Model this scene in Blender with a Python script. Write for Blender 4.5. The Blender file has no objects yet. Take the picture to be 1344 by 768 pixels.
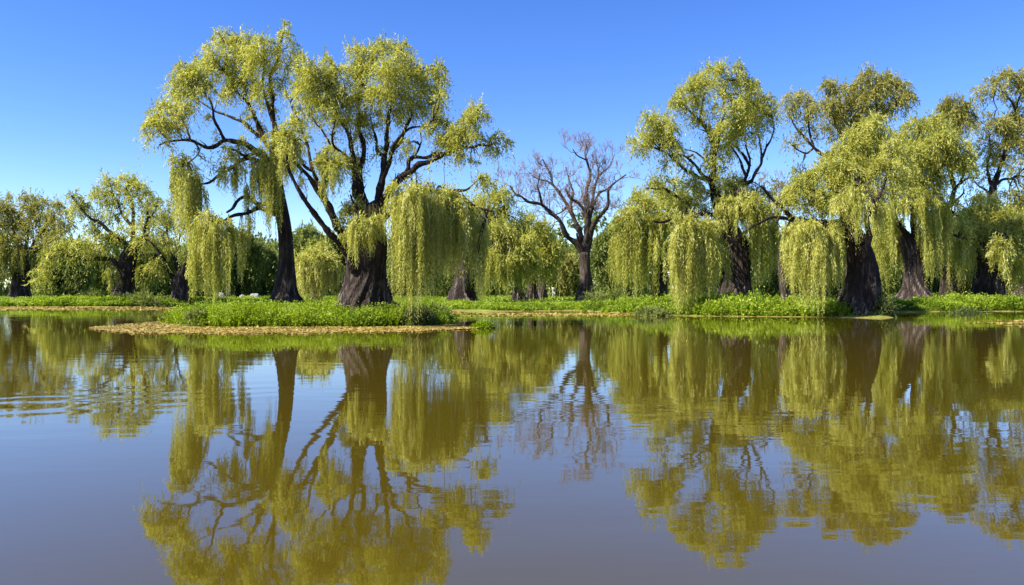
import bpy, math
import numpy as np
from mathutils import Vector, noise as mnoise

F = 1045.3; HZ = 385.0; CAM = 1.6
scene = bpy.context.scene
COL = scene.collection

def P(px, py, D):
    return np.array([(px-672.0)*D/F, D, CAM+(HZ-py)*D/F])

# ------------------------------------------------------------------ meshes
def build_mesh(name, verts, faces, mat, parent=None, tone=None, smooth=False):
    """verts (n,3); faces: list of int arrays of shape (m,k)."""
    me = bpy.data.meshes.new(name)
    verts = np.asarray(verts, dtype=np.float32)
    me.vertices.add(len(verts)); me.vertices.foreach_set('co', verts.ravel())
    loops = np.concatenate([f.ravel() for f in faces]).astype(np.int32)
    starts = []; s = 0
    for f in faces:
        m, k = f.shape
        starts.append(s+np.arange(m)*k); s += m*k
    starts = np.concatenate(starts).astype(np.int32)
    me.loops.add(len(loops)); me.loops.foreach_set('vertex_index', loops)
    me.polygons.add(len(starts)); me.polygons.foreach_set('loop_start', starts)
    me.polygons.foreach_set('use_smooth', np.full(len(starts), smooth, dtype=bool))
    me.update(calc_edges=True); me.validate()
    if tone is not None:
        a = me.attributes.new('tone', 'FLOAT', 'POINT')
        a.data.foreach_set('value', np.asarray(tone, dtype=np.float32))
    me.materials.append(mat)
    o = bpy.data.objects.new(name, me); COL.objects.link(o)
    if parent is not None:
        o.parent = parent
        o.matrix_parent_inverse.identity()
        o.location = -parent.location
    return o

def empty(name, label, cat, loc, group=None):
    o = bpy.data.objects.new(name, None); COL.objects.link(o)
    o.location = Vector([float(v) for v in loc]); o.empty_display_size = .3
    o['label'] = label; o['category'] = cat
    if group: o['group'] = group
    return o

def norm(v):
    return v/np.maximum(np.linalg.norm(v, axis=-1, keepdims=True), 1e-9)

class Leaves:
    def __init__(self): self.c=[];self.d=[];self.L=[];self.W=[];self.t=[]
    def add(self, c, d, L, W, t):
        n=len(c)
        self.c.append(c); self.d.append(norm(d)); self.L.append(np.broadcast_to(L,(n,)).copy())
        self.W.append(np.broadcast_to(W,(n,)).copy()); self.t.append(np.broadcast_to(t,(n,)).copy())
    def build(self, name, mat, parent, rng, upright=0.0):
        if not self.c: return None
        c=np.concatenate(self.c); d=np.concatenate(self.d); L=np.concatenate(self.L)[:,None]
        W=np.concatenate(self.W)[:,None]; t=np.concatenate(self.t)
        r=rng.normal(size=c.shape); s=norm(np.cross(d,r)); b=np.cross(d,s)
        v=np.stack([c, c+d*L*.45+s*W*.5+b*L*.04, c+d*L-b*L*.05, c+d*L*.45-s*W*.5+b*L*.04],1).reshape(-1,3)
        f=np.arange(len(v)).reshape(-1,4)
        return build_mesh(name, v, [f], mat, parent, tone=np.repeat(t,4))

def catmull(pts, step):
    pts=np.asarray(pts,float)
    if len(pts)<2: return pts
    p=np.vstack([2*pts[0]-pts[1], pts, 2*pts[-1]-pts[-2]])
    out=[]
    for i in range(1,len(p)-2):
        n=max(2,int(np.linalg.norm(p[i+1][:3]-p[i][:3])/step))
        t=np.linspace(0,1,n,endpoint=False)[:,None]
        a,b,c,d=p[i-1],p[i],p[i+1],p[i+2]
        out.append(.5*((2*b)+(-a+c)*t+(2*a-5*b+4*c-d)*t**2+(-a+3*b-3*c+d)*t**3))
    out.append(pts[-1:])
    return np.vstack(out)

class Tubes:
    def __init__(self): self.v=[]; self.f=[]; self.n=0
    def add(self, path, seg=8, bump=None):
        """path (n,4) xyz + radius"""
        path=np.asarray(path,float); n=len(path)
        if n<2: return
        p=path[:,:3]; r=np.maximum(path[:,3],.002)
        tg=norm(np.gradient(p,axis=0))
        ref=np.array([0.,1.,0.]) if abs(tg[0][1])<.9 else np.array([1.,0.,0.])
        u=np.zeros_like(p); u[0]=norm(np.cross(tg[0],ref))
        for i in range(1,n):
            w=u[i-1]-tg[i]*np.dot(u[i-1],tg[i]); u[i]=w/max(np.linalg.norm(w),1e-6)
        w=np.cross(tg,u)
        th=np.linspace(0,2*math.pi,seg,endpoint=False)
        rr=r[:,None]*np.ones((n,seg))
        tv=np.zeros((n,seg))
        if bump is not None:
            k_,tv=bump(np.arange(n)[:,None],th[None,:],p); rr=rr*k_
        v=p[:,None,:]+rr[:,:,None]*(np.cos(th)[None,:,None]*u[:,None,:]+np.sin(th)[None,:,None]*w[:,None,:])
        v=v.reshape(-1,3)
        i=np.arange(n-1)[:,None]*seg; j=np.arange(seg)[None,:]; k=(j+1)%seg
        f=np.stack([i+j, i+k, i+seg+k, i+seg+j],-1).reshape(-1,4)
        self.t=getattr(self,'t',[]); self.t.append(tv.ravel()); self.t.append(tv.ravel()[-1:])
        self.v.append(v); self.f.append(f+self.n)
        self.n+=len(v)
        # end cap
        self.v.append(p[-1:]+tg[-1:]*r[-1]); 
        last=self.n-seg; tip=self.n; self.n+=1
        self.caps=getattr(self,'caps',[])
        self.caps.append(np.array([[last+a,last+(a+1)%seg,tip] for a in range(seg)]))
    def build(self, name, mat, parent=None):
        if not self.v: return None
        return build_mesh(name, np.vstack(self.v), [np.vstack(self.f), np.vstack(self.caps)], mat, parent, tone=np.concatenate(self.t), smooth=True)

# ------------------------------------------------------------------ materials
def newmat(name):
    m=bpy.data.materials.new(name); m.use_nodes=True
    nt=m.node_tree; nt.nodes.clear()
    out=nt.nodes.new('ShaderNodeOutputMaterial')
    return m, nt, out

def ramp(nt, stops):
    r=nt.nodes.new('ShaderNodeValToRGB'); e=r.color_ramp.elements
    while len(e)<len(stops): e.new(.5)
    for el,(p,c) in zip(e,stops): el.position=p; el.color=(*c,1)
    return r

def leafmat(name, stops, trans=.35, gloss=.12):
    m,nt,out=newmat(name); L=nt.links
    at=nt.nodes.new('ShaderNodeAttribute'); at.attribute_name='tone'
    r=ramp(nt,stops); L.new(at.outputs['Fac'],r.inputs['Fac'])
    pr=nt.nodes.new('ShaderNodeBsdfPrincipled'); pr.inputs['Roughness'].default_value=.55
    pr.inputs['Specular IOR Level'].default_value=gloss*2
    L.new(r.outputs['Color'],pr.inputs['Base Color'])
    tr=nt.nodes.new('ShaderNodeBsdfTranslucent')
    hs=nt.nodes.new('ShaderNodeHueSaturation'); hs.inputs['Saturation'].default_value=1.1; hs.inputs['Value'].default_value=1.15
    L.new(r.outputs['Color'],hs.inputs['Color']); L.new(hs.outputs['Color'],tr.inputs['Color'])
    mx=nt.nodes.new('ShaderNodeMixShader'); mx.inputs[0].default_value=trans
    L.new(pr.outputs[0],mx.inputs[1]); L.new(tr.outputs[0],mx.inputs[2]); L.new(mx.outputs[0],out.inputs['Surface'])
    return m

M={}
M['willow']=leafmat('willow_leaf',[(0,(.15,.16,.022)),(.4,(.37,.37,.06)),(.75,(.60,.585,.15)),(1,(.78,.75,.32))],.52)
M['olive']=leafmat('olive_leaf',[(0,(.09,.105,.02)),(.5,(.30,.285,.06)),(1,(.55,.50,.16))],.46)
M['green']=leafmat('green_leaf',[(0,(.065,.09,.018)),(.5,(.195,.23,.05)),(1,(.38,.40,.11))],.46)
M['dry']=leafmat('dry_leaf',[(0,(.09,.07,.03)),(.5,(.22,.19,.07)),(1,(.36,.31,.14))],.35)
M['shade']=leafmat('shaded_leaf',[(0,(.025,.04,.014)),(.5,(.085,.115,.03)),(1,(.20,.23,.06))],.35)  # darker version of the green leaf, with shade put into the colour
M['grass']=leafmat('bank_grass',[(0,(.03,.06,.006)),(.45,(.175,.26,.012)),(.8,(.36,.45,.03)),(1,(.50,.58,.12))],.45)
M['litter']=leafmat('floating_litter',[(0,(.10,.065,.012)),(.5,(.33,.235,.045)),(1,(.58,.46,.15))],.1)

def barkmat(name, dark, mid, pale, sc=1.0, bump=.05):
    m,nt,out=newmat(name); L=nt.links
    tc=nt.nodes.new('ShaderNodeTexCoord'); mp=nt.nodes.new('ShaderNodeMapping')
    mp.inputs['Scale'].default_value=(5*sc,5*sc,.75*sc); L.new(tc.outputs['Object'],mp.inputs[0])
    n1=nt.nodes.new('ShaderNodeTexNoise'); n1.inputs['Scale'].default_value=1.3; n1.inputs['Detail'].default_value=7; n1.inputs['Roughness'].default_value=.65; n1.inputs['Distortion'].default_value=.6
    L.new(mp.outputs[0],n1.inputs['Vector'])
    vo=nt.nodes.new('ShaderNodeTexVoronoi'); vo.feature='DISTANCE_TO_EDGE'; vo.inputs['Scale'].default_value=1.6
    L.new(mp.outputs[0],vo.inputs['Vector'])
    n2=nt.nodes.new('ShaderNodeTexNoise'); n2.inputs['Scale'].default_value=.9; L.new(tc.outputs['Object'],n2.inputs['Vector'])
    r=ramp(nt,[(.3,dark),(.52,mid),(.74,pale)])
    ad=nt.nodes.new('ShaderNodeMath'); ad.operation='MULTIPLY_ADD'; ad.inputs[1].default_value=.45; 
    L.new(n2.outputs[0],ad.inputs[0]); 
    s=nt.nodes.new('ShaderNodeMath'); s.operation='MULTIPLY'; s.inputs[1].default_value=.55; L.new(n1.outputs[0],s.inputs[0]); L.new(s.outputs[0],ad.inputs[2])
    L.new(ad.outputs[0],r.inputs['Fac'])
    h=nt.nodes.new('ShaderNodeMath'); h.operation='MINIMUM'; h.inputs[1].default_value=.25; L.new(vo.outputs[0],h.inputs[0])
    h2=nt.nodes.new('ShaderNodeMath'); h2.operation='MULTIPLY_ADD'; h2.inputs[1].default_value=2.; L.new(h.outputs[0],h2.inputs[0]); L.new(n1.outputs[0],h2.inputs[2])
    bp=nt.nodes.new('ShaderNodeBump'); bp.inputs['Strength'].default_value=1; bp.inputs['Distance'].default_value=bump
    L.new(h2.outputs[0],bp.inputs['Height'])
    pr=nt.nodes.new('ShaderNodeBsdfPrincipled'); pr.inputs['Roughness'].default_value=.9; pr.inputs['Specular IOR Level'].default_value=.15
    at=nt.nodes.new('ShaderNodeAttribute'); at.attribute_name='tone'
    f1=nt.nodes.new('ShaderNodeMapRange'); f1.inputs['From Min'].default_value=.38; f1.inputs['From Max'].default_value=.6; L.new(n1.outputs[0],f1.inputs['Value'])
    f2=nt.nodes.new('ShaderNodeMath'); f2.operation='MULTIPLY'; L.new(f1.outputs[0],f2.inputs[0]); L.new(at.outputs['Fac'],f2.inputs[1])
    wx=nt.nodes.new('ShaderNodeMix'); wx.data_type='RGBA'; wx.inputs['B'].default_value=(.36,.29,.26,1); L.new(f2.outputs[0],wx.inputs['Factor']); L.new(r.outputs[0],wx.inputs['A'])  # pale sunlit crest colour mixed in by tone
    L.new(wx.outputs['Result'],pr.inputs['Base Color']); L.new(bp.outputs[0],pr.inputs['Normal']); L.new(pr.outputs[0],out.inputs['Surface'])
    return m
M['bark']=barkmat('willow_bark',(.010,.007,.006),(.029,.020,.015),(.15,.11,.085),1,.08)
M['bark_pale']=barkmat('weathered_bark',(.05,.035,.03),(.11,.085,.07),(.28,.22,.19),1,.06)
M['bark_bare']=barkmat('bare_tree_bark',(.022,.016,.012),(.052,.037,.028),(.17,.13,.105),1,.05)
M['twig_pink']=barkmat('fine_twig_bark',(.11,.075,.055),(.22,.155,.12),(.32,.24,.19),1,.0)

# ------------------------------------------------------------------ terrain
SHX=np.array([-900,-300,-90,-64,-52,-43,-38,-33,-14,-6,-2,5.5,7.5,9.5,15,23,23.5,28,41,60,120,300,900.])
SHY=np.array([60,60,62,80,84,84,88,112,100,69,64,66.5,60,54,50,49,49.5,63,64,60,45,20,20.])
def shore(x): return np.interp(x,SHX,SHY)
def snoise(x,y,s,seed=0.):
    """cheap smooth noise, sum of sines, range about -1..1"""
    v=np.zeros(np.broadcast(x,y).shape); r=np.random.default_rng(int(seed*10)+5); a=0
    for k in range(7):
        th=r.uniform(0,2*math.pi); fr=s*(.6+.35*k); w=1/(1+.35*k); ph=r.uniform(0,6.28)
        v=v+w*np.sin(fr*(x*math.cos(th)+y*math.sin(th))+ph+1.3*np.sin(fr*.7*(x*math.sin(th)-y*math.cos(th))+ph*2)); a+=w
    return v/a*1.6
IC=(-9.9,40.6); IR=(7.3,5.0)
def dland(x,y):
    x=np.asarray(x,float); y=np.asarray(y,float)
    dm=(y-shore(x))*.85+.9*snoise(x,y,.35,1)
    e=np.sqrt(((x-IC[0])/IR[0])**2+((y-IC[1])/IR[1])**2)
    di=(1-e)*5.0+.35*snoise(x,y,.8,2)
    return dm,di
def gheight(x,y):
    dm,di=dland(x,y); d=np.maximum(dm,di)
    h=np.interp(d,[-6,-2,0,.7,2.2,7,30],[-1.6,-.55,0,.10,.34,.42,.6])
    h=h+np.where(d>2,.05*snoise(x,y,.5,3),0)
    far=np.clip((y-150)/600,0,1); h=h+far*3.0
    return h

def terrain():
    xs=np.unique(np.concatenate([np.linspace(-900,-120,40),np.linspace(-120,-20,170),np.linspace(-20,30,170),np.linspace(30,110,110),np.linspace(110,900,40)]))
    ys=np.unique(np.concatenate([np.linspace(-80,30,20),np.linspace(30,50,90),np.linspace(50,100,110),np.linspace(100,200,60),np.linspace(200,1600,40)]))
    X,Y=np.meshgrid(xs,ys); Z=gheight(X,Y)
    v=np.stack([X,Y,Z],-1).reshape(-1,3); nx,ny=len(xs),len(ys)
    i=np.arange(ny-1)[:,None]*nx+np.arange(nx-1)[None,:]
    f=np.stack([i,i+1,i+nx+1,i+nx],-1).reshape(-1,4)
    m,nt,out=newmat('ground_soil_and_turf'); L=nt.links
    ge=nt.nodes.new('ShaderNodeNewGeometry'); sp=nt.nodes.new('ShaderNodeSeparateXYZ'); L.new(ge.outputs['Position'],sp.inputs[0])
    n=nt.nodes.new('ShaderNodeTexNoise'); n.inputs['Scale'].default_value=.35; n.inputs['Detail'].default_value=6; L.new(ge.outputs['Position'],n.inputs['Vector'])
    n3=nt.nodes.new('ShaderNodeTexNoise'); n3.inputs['Scale'].default_value=6; n3.inputs['Detail'].default_value=5; L.new(ge.outputs['Position'],n3.inputs['Vector'])
    g=ramp(nt,[(.3,(.045,.075,.010)),(.5,(.115,.17,.018)),(.7,(.21,.25,.04))]); L.new(n.outputs[0],g.inputs['Fac'])
    mud=ramp(nt,[(.3,(.12,.095,.022)),(.7,(.27,.225,.065))]); L.new(n3.outputs[0],mud.inputs['Fac'])
    mr=nt.nodes.new('ShaderNodeMapRange'); mr.inputs['From Min'].default_value=.07; mr.inputs['From Max'].default_value=.15
    ad=nt.nodes.new('ShaderNodeMath'); ad.operation='MULTIPLY_ADD'; ad.inputs[1].default_value=.08; L.new(n3.outputs[0],ad.inputs[0]); L.new(sp.outputs[2],ad.inputs[2])
    L.new(ad.outputs[0],mr.inputs['Value'])
    mx=nt.nodes.new('ShaderNodeMix'); mx.data_type='RGBA'; L.new(mr.outputs[0],mx.inputs['Factor']); L.new(mud.outputs[0],mx.inputs['A']); L.new(g.outputs[0],mx.inputs['B'])
    pr=nt.nodes.new('ShaderNodeBsdfPrincipled'); pr.inputs['Roughness'].default_value=.9; pr.inputs['Specular IOR Level'].default_value=.1
    bp=nt.nodes.new('ShaderNodeBump'); bp.inputs['Distance'].default_value=.05; L.new(n3.outputs[0],bp.inputs['Height'])
    L.new(mx.outputs['Result'],pr.inputs['Base Color']); L.new(bp.outputs[0],pr.inputs['Normal']); L.new(pr.outputs[0],out.inputs['Surface'])
    o=build_mesh('ground',v,[f],m,smooth=True); o['kind']='structure'
terrain()

def water():
    m,nt,out=newmat('pond_water'); L=nt.links
    ge=nt.nodes.new('ShaderNodeNewGeometry')
    def nz(scale,sc3,detail,dist=0.):
        mp=nt.nodes.new('ShaderNodeMapping'); mp.inputs['Scale'].default_value=sc3; L.new(ge.outputs['Position'],mp.inputs[0])
        n=nt.nodes.new('ShaderNodeTexNoise'); n.inputs['Scale'].default_value=scale; n.inputs['Detail'].default_value=detail; n.inputs['Distortion'].default_value=dist
        L.new(mp.outputs[0],n.inputs['Vector']); return n
    a=nz(1.0,(.55,1.6,1),2.0,.3)      # long ripples
    b=nz(5.0,(.6,1.5,1),2.0)      # fine ripples
    pat=nz(.09,(1,1.6,1),1.5)       # where the breeze touches
    pr_=nt.nodes.new('ShaderNodeMapRange'); pr_.inputs['From Min'].default_value=.40; pr_.inputs['From Max'].default_value=.66; pr_.inputs['To Min'].default_value=.25; pr_.inputs['To Max'].default_value=1.4
    L.new(pat.outputs[0],pr_.inputs['Value'])
    # old wake crossing the left of the pond
    sp=nt.nodes.new('ShaderNodeSeparateXYZ'); L.new(ge.outputs['Position'],sp.inputs[0])
    def math_(op,x,y=None,z=None):
        n=nt.nodes.new('ShaderNodeMath'); n.operation=op
        for i,v in enumerate((x,y,z)):
            if v is None: continue
            if isinstance(v,(int,float)): n.inputs[i].default_value=v
            else: L.new(v,n.inputs[i])
        return n.outputs[0]
    q=math_('ADD',sp.outputs[1],math_('MULTIPLY',sp.outputs[0],-.42))   # rotated coordinate
    ns=nz(.5,(1,1,1),2.)
    q=math_('ADD',q,math_('MULTIPLY',ns.outputs[0],1.6))
    w=math_('SINE',math_('MULTIPLY',q,7.5))
    c1=math_('SUBTRACT',q,15.2); env=math_('POWER',2.718,math_('MULTIPLY',math_('MULTIPLY',c1,c1),-.55))
    xm=nt.nodes.new('ShaderNodeMapRange'); xm.inputs['From Min'].default_value=-3.2; xm.inputs['From Max'].default_value=-4.6; L.new(sp.outputs[0],xm.inputs['Value'])
    wk=math_('MULTIPLY',math_('MULTIPLY',w,env),math_('MULTIPLY',xm.outputs[0],.33))
    h=math_('MULTIPLY_ADD',b.outputs[0],.16,a.outputs[0])
    h=math_('MULTIPLY',h,pr_.outputs[0])
    h=math_('ADD',h,wk)
    bp=nt.nodes.new('ShaderNodeBump'); bp.inputs['Strength'].default_value=1; bp.inputs['Distance'].default_value=.0038
    L.new(h,bp.inputs['Height'])
    p=nt.nodes.new('ShaderNodeBsdfPrincipled'); p.inputs['Base Color'].default_value=(.062,.044,.003,1)
    p.inputs['Roughness'].default_value=.02; p.inputs['IOR'].default_value=1.78
    L.new(bp.outputs[0],p.inputs['Normal']); L.new(p.outputs[0],out.inputs['Surface'])
    v=np.array([[-880,-70,0],[880,-70,0],[880,170,0],[-880,170,0.]])
    o=build_mesh('pond_water',v,[np.array([[0,1,2,3]])],m); o['kind']='structure'
water()

# ------------------------------------------------------------------ tree builder
class Tree:
    def __init__(self, name, label, cat, D, base, leaf='willow', bark='bark', seed=1, group=None, ls=1.0):
        self.D=D; self.rng=np.random.default_rng(seed); self.leaf=M[leaf]; self.bark=M[bark]; self.ls=ls
        x=(base-672)*D/F; g=float(gheight(np.array(x),np.array(float(D)))); self.g=g
        self.root=empty(name,label,cat,(x,D,g),group); self.bx=base
        self.sk=[]; self.crown=Leaves(); self.twigs=Tubes(); self.s=D/F; self.limbs=[]
    def w3(self,px,py,dd): return P(px,py,self.D+dd)
    def near(self,px,py):
        a=np.array([q[:2] for q in self.sk]); i=int(np.argmin((a[:,0]-px)**2+(a[:,1]-py)**2)); q=self.sk[i]; self.own=q[3] if len(q)>3 else self.twigs; return q[:3]
    def trunk(self, pts, flare=1.0, ridge=.16, lean=0., nr=9, seg=44, name='trunk'):
        """pts: (px,py,width_px) base first; the base is carried into the ground"""
        r=self.rng; pts=[tuple(p) for p in pts]; n=len(pts)
        arr=[]
        for i,(px,py,w) in enumerate(pts):
            dd=lean*i/max(1,n-1); q=self.w3(px,py,dd); arr.append([*q,w*.5*self.s])
        base=arr[0][:]; zb=self.g-.35
        if base[2]>zb+.1:
            dz=base[2]-zb; arr.insert(0,[base[0],base[1],zb,base[3]*(1+.10*min(dz,1.2)*flare)])
        path=catmull(arr,.16)
        ph=r.uniform(0,6.28,6); k1=nr; z0=base[2]; tw=r.uniform(-.25,.25)
        def bump(i,th,p):
            hh=np.clip((p[:,2]-zb),0,None)[:,None]
            A=ridge*(.26+.95*np.exp(-hh/1.1))
            t2=th+tw*hh*.5+.2*np.sin(hh*1.1+ph[3])
            rd=1-np.abs(np.sin(t2*k1*.5+ph[0]+.9*np.sin(t2+ph[1])))**.7
            rd2=1-np.abs(np.sin(t2*(k1*.5+4)+ph[2]))
            lump=.07*np.sin(2*th+ph[4]+hh*.9)+.04*np.sin(3*th-hh*1.7+ph[5])
            sunlit_crest=1.6*np.clip((rd-.4)*2.2,0,1)*(.15+.85*np.exp(-(hh/1.7)**2))*(.55+.45*np.sin(th*2.3+hh*2.1+ph[5]))*flare  # sunlight put into the bark colour: pale ridge crests near the base
            return .97-A*.5+A*1.05*rd+A*.35*rd2+lump, np.clip(sunlit_crest,0,1)
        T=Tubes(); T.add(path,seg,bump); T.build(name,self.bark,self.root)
        for i,p in enumerate(catmull([(a,b,lean*i/max(1,n-1)) for i,(a,b,c) in enumerate(pts)],6)): self.sk.append(tuple(p))
    def limb(self, pts, w0, w1=2.0, dd=None, dd0=None, mat=None, name='limb', seg=10):
        r=self.rng
        if dd0 is None: dd0=self.near(*pts[0])[2]
        if dd is None: dd=dd0+r.uniform(-1,1)*.022*self.D
        n=len(pts); L=[0]
        for a,b in zip(pts[:-1],pts[1:]): L.append(L[-1]+math.hypot(a[0]-b[0],a[1]-b[1]))
        arr=[]; sk=[]
        for (px,py),l in zip(pts,L):
            t=l/L[-1]; d_=dd0+(dd-dd0)*t; q=self.w3(px,py,d_)
            arr.append([*q,(w0+(w1-w0)*t**.8)*.5*self.s]); sk.append((px,py,d_))
        path=catmull(arr,.14 if self.D<70 else .3)
        # gentle kinks so that the limb is not a clean pipe
        a=r.uniform(0,6.28,4); t=np.arange(len(path))
        amp=np.minimum(path[:,3]*.5,.05)*np.clip(t/6,0,1)
        path[:,0]+=amp*np.sin(t*.5+a[0]); path[:,2]+=amp*np.sin(t*.63+a[1]); path[:,1]+=amp*np.sin(t*.4+a[2])
        path[:,3]*=1+.13*np.sin(t*.9+a[3])+.08*np.sin(t*2.1+a[1])
        T=Tubes(); T.add(path,seg)
        # side twigs
        for i in range(6,len(path)-2,4):
            if r.random()<.6:
                p0=path[i,:3]; tg=norm(path[i+1,:3]-path[i-1,:3]); d=norm(tg*.6+r.normal(size=3)*.6+np.array([0,0,.35]))
                ln=r.uniform(5,16)*self.s; pp=[p0]
                for k in range(4): d=norm(d+r.normal(size=3)*.28+np.array([0,0,.1])); pp.append(pp[-1]+d*ln/4)
                rad=np.linspace(min(path[i,3]*.5,1.1*self.s),.25*self.s,5)
                T.add(catmull(np.column_stack([pp,rad]),.2),5)
        self.limbs.append((T,name,mat or self.bark))
        for p in catmull(sk,6): self.sk.append((*p,T))
    def puff(self, px, py, rx, ry, dens=1.0, dd=None, tone=0.0, droop=1.0, twig=True):
        r=self.rng; s=self.s
        nx,ny,nd=self.near(px,py)
        if dd is None: dd=nd+r.uniform(-.7,.7)*rx*s
        c=self.w3(px,py,dd); R=np.array([rx*s,rx*s*.95,ry*s])
        nsub=max(4,int(rx*ry/38)); 
        u=norm(r.normal(size=(nsub,3)))*(r.random((nsub,1))**.45); u[:,2]=u[:,2]*.95
        sub=c+u*R*.80
        far=math.hypot(nx-px,ny-py)>34
        if twig and not far:
            a0=self.w3(nx,ny,nd)
            for q in sub[::2]:
                mid=a0+(q-a0)*.5+r.normal(size=3)*.12*np.linalg.norm(q-a0)*.6; mid[2]+=.06*np.linalg.norm(q-a0)
                w=np.clip(np.linalg.norm(q-a0)/s*.045,.5,2.2)*s*.5
                self.own.add(catmull([[*a0,w*1.3],[*mid,w],[*(q+np.array([0,0,.1])),w*.35]],.35 if self.D<70 else .8),5)
        N=int(rx*ry*3.14*2.1*dens); K=9; ns=max(6,N//K)
        idx=r.integers(0,nsub,ns)
        sr=(.36+.25*r.random(nsub))*R.mean()*.9
        off=norm(r.normal(size=(ns,3)))*(r.random((ns,1))**.5)*sr[idx][:,None]*np.array([1.15,1.1,.85])
        p0=sub[idx]+off
        d=norm(norm(p0-c)*.8+norm(off)*.5+np.array([0,0,.35])+r.normal(size=(ns,3))*.35)
        ln=(7+9*r.random(ns))*s*min(1.,.5+rx/30)
        kind=r.random(ns); up_=kind<.14; dn_=kind>.84; dr=np.full(ns,droop*1.); dr[up_]=.15; dr[dn_]=1.9
        d[up_]=norm(d[up_]*.5+np.array([0,0,1.])); ln=ln*np.where(up_,1.15,np.where(dn_,1.5,1.)); dr=dr[:,None,None]
        t=np.linspace(0,1,K)[None,:,None]+r.uniform(-.06,.06,(ns,K,1))
        pos=p0[:,None,:]+d[:,None,:]*ln[:,None,None]*t-np.array([0,0,1.])*(dr*.85*ln[:,None,None])*t**2
        tan=d[:,None,:]-np.array([0,0,1.])*dr*1.7*t
        ld=norm(tan)+r.normal(size=(ns,K,3))*.55
        tn=.5+tone+.16*r.normal(size=(ns,1))+.15*r.normal(size=(ns,K))+.07*r.normal(size=nsub)[idx][:,None]
        n=ns*K
        self.crown.add(pos.reshape(-1,3),ld.reshape(-1,3),(2.8+3.2*r.random(n))*s*self.ls,(.85+.6*r.random(n))*s*self.ls,np.clip(tn,0,1).ravel())
    def curtain(self, px, py, hw, pb, dens=1.0, dd=None, dome=.35, rag=.5, tone=0.0, own=True, depth=.8, anchor=True):
        """hanging strands: top centre (px,py), half width hw, lowest tips at pb"""
        r=self.rng; s=self.s; nx,ny,nd=self.near(px,py)
        if dd is None: dd=nd+r.uniform(-.5,.5)*hw*s
        c=self.w3(px,py,dd); H=(pb-py)*s
        nb=max(5,int(hw*1.8*dens)); u=np.clip(r.normal(size=nb)*.58,-1.35,1.35); v=np.clip(r.normal(size=nb)*.58,-1.3,1.3)*depth; tilt=r.uniform(-.22,.22)
        top=np.column_stack([c[0]+u*hw*s, c[1]+v*hw*s, c[2]-dome*hw*s*(u**2+.5*v**2)*1.1-r.random(nb)**2*.22*H+tilt*u*hw*s])
        botz=(c[2]-H)+ (np.clip(r.random(nb)**1.4,0,1))*rag*H + .20*H*np.abs(u)**1.3+tilt*u*H*.4
        Lf=Leaves() if own else self.crown
        if hw>=9:
            for q_ in range(3): self.puff(px+r.uniform(-.6,.6)*hw,py+hw*r.uniform(-.15,.35),hw*r.uniform(.35,.6),hw*r.uniform(.22,.36),dens=.8,dd=dd+r.uniform(-.4,.4)*hw*s,tone=tone,twig=False)
        if anchor:
            a0=self.w3(nx,ny,nd)
            for q in top[:max(5,nb//4)]:
                m=(a0+q)/2; m[2]+=.18*np.linalg.norm((a0-q)[:2])+.1
                self.own.add(catmull([[*a0,1.6*s*.5],[*m,1.1*s*.5],[*q,.5*s*.5]],.3 if self.D<70 else .8),5)
        btone=.14*r.normal(size=nb)
        for i in range(nb):
            n=r.integers(5,9); h=max(.3*H,top[i,2]-botz[i])*(1 if r.random()<.7 else r.uniform(.4,.9))
            bw=(.8+1.3*r.random())*s
            ox=r.normal(size=(n,2))*bw; hl=h*(1.06-.5*r.random(n)**1.6); z0=top[i,2]+r.normal(size=n)*1.5*s-np.abs(r.normal(size=n))*.06*h
            K=max(6,int(h/s/2.3)); t=np.linspace(0,1,K)[None,:]
            arch=np.exp(-t*5)*(-1)  # springs out then falls
            outw=np.array([u[i],v[i]])*3.5*s
            ph=r.uniform(0,6.28,(n,1)); sway=.7*s*np.sin(t*4+ph)
            X=top[i,0]+ox[:,:1]+outw[0]*arch+sway; Y=top[i,1]+ox[:,1:]+outw[1]*arch+.7*s*np.cos(t*3.3+ph)
            Z=z0[:,None]-hl[:,None]*t+r.normal(size=(n,K))*.4*s
            pos=np.stack([X,Y,Z],-1).reshape(-1,3); m=len(pos)
            pos[:,:2]+=r.normal(size=(m,2))*.45*s
            ld=np.array([0,0,-1.])+r.normal(size=(m,3))*np.array([.42,.42,.3])
            taper=(1-.45*np.broadcast_to(t,(n,K)).ravel()**3)
            tn=.52+tone+btone[i]+.10*np.repeat(r.normal(size=n),K)+.13*r.normal(size=m)
            Lf.add(pos,ld,(3.4+3.0*r.random(m))*s*self.ls*taper,(.75+.5*r.random(m))*s*self.ls*taper,np.clip(tn,0,1))
        if own: Lf.build('weeping_curtain',self.leaf,self.root,r)
    def tufts(self, n, ymax, dens=.55, tone=0.):
        r=self.rng; c=[q for q in self.sk if q[1]<ymax and len(q)>3]
        for k in range(n):
            q=c[r.integers(0,len(c))]; a=r.uniform(4.5,8)
            self.puff(q[0]+r.uniform(-10,10),q[1]+r.uniform(-9,7),a,a*r.uniform(.7,1.2),dens=dens,dd=q[2]+r.uniform(-9,9)*self.s,tone=tone)
    def finish(self):
        for T,n,m in self.limbs: T.build(n,m,self.root)
        self.limbs=[]
        self.twigs.build('twigs',self.bark,self.root)
        self.crown.build('crown',self.leaf,self.root,self.rng)

def limbs(T,specs):
    for s in specs: T.limb(s[0],s[1],s[2],*(s[3:]))
def puffs(T,lst,**k):
    for p in lst:
        T.puff(*p[:4],dens=(p[4] if len(p)>4 else 1.)*k.get('dens',1.),tone=k.get('tone',0.))

WIL='weeping willows around the pond'
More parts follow.
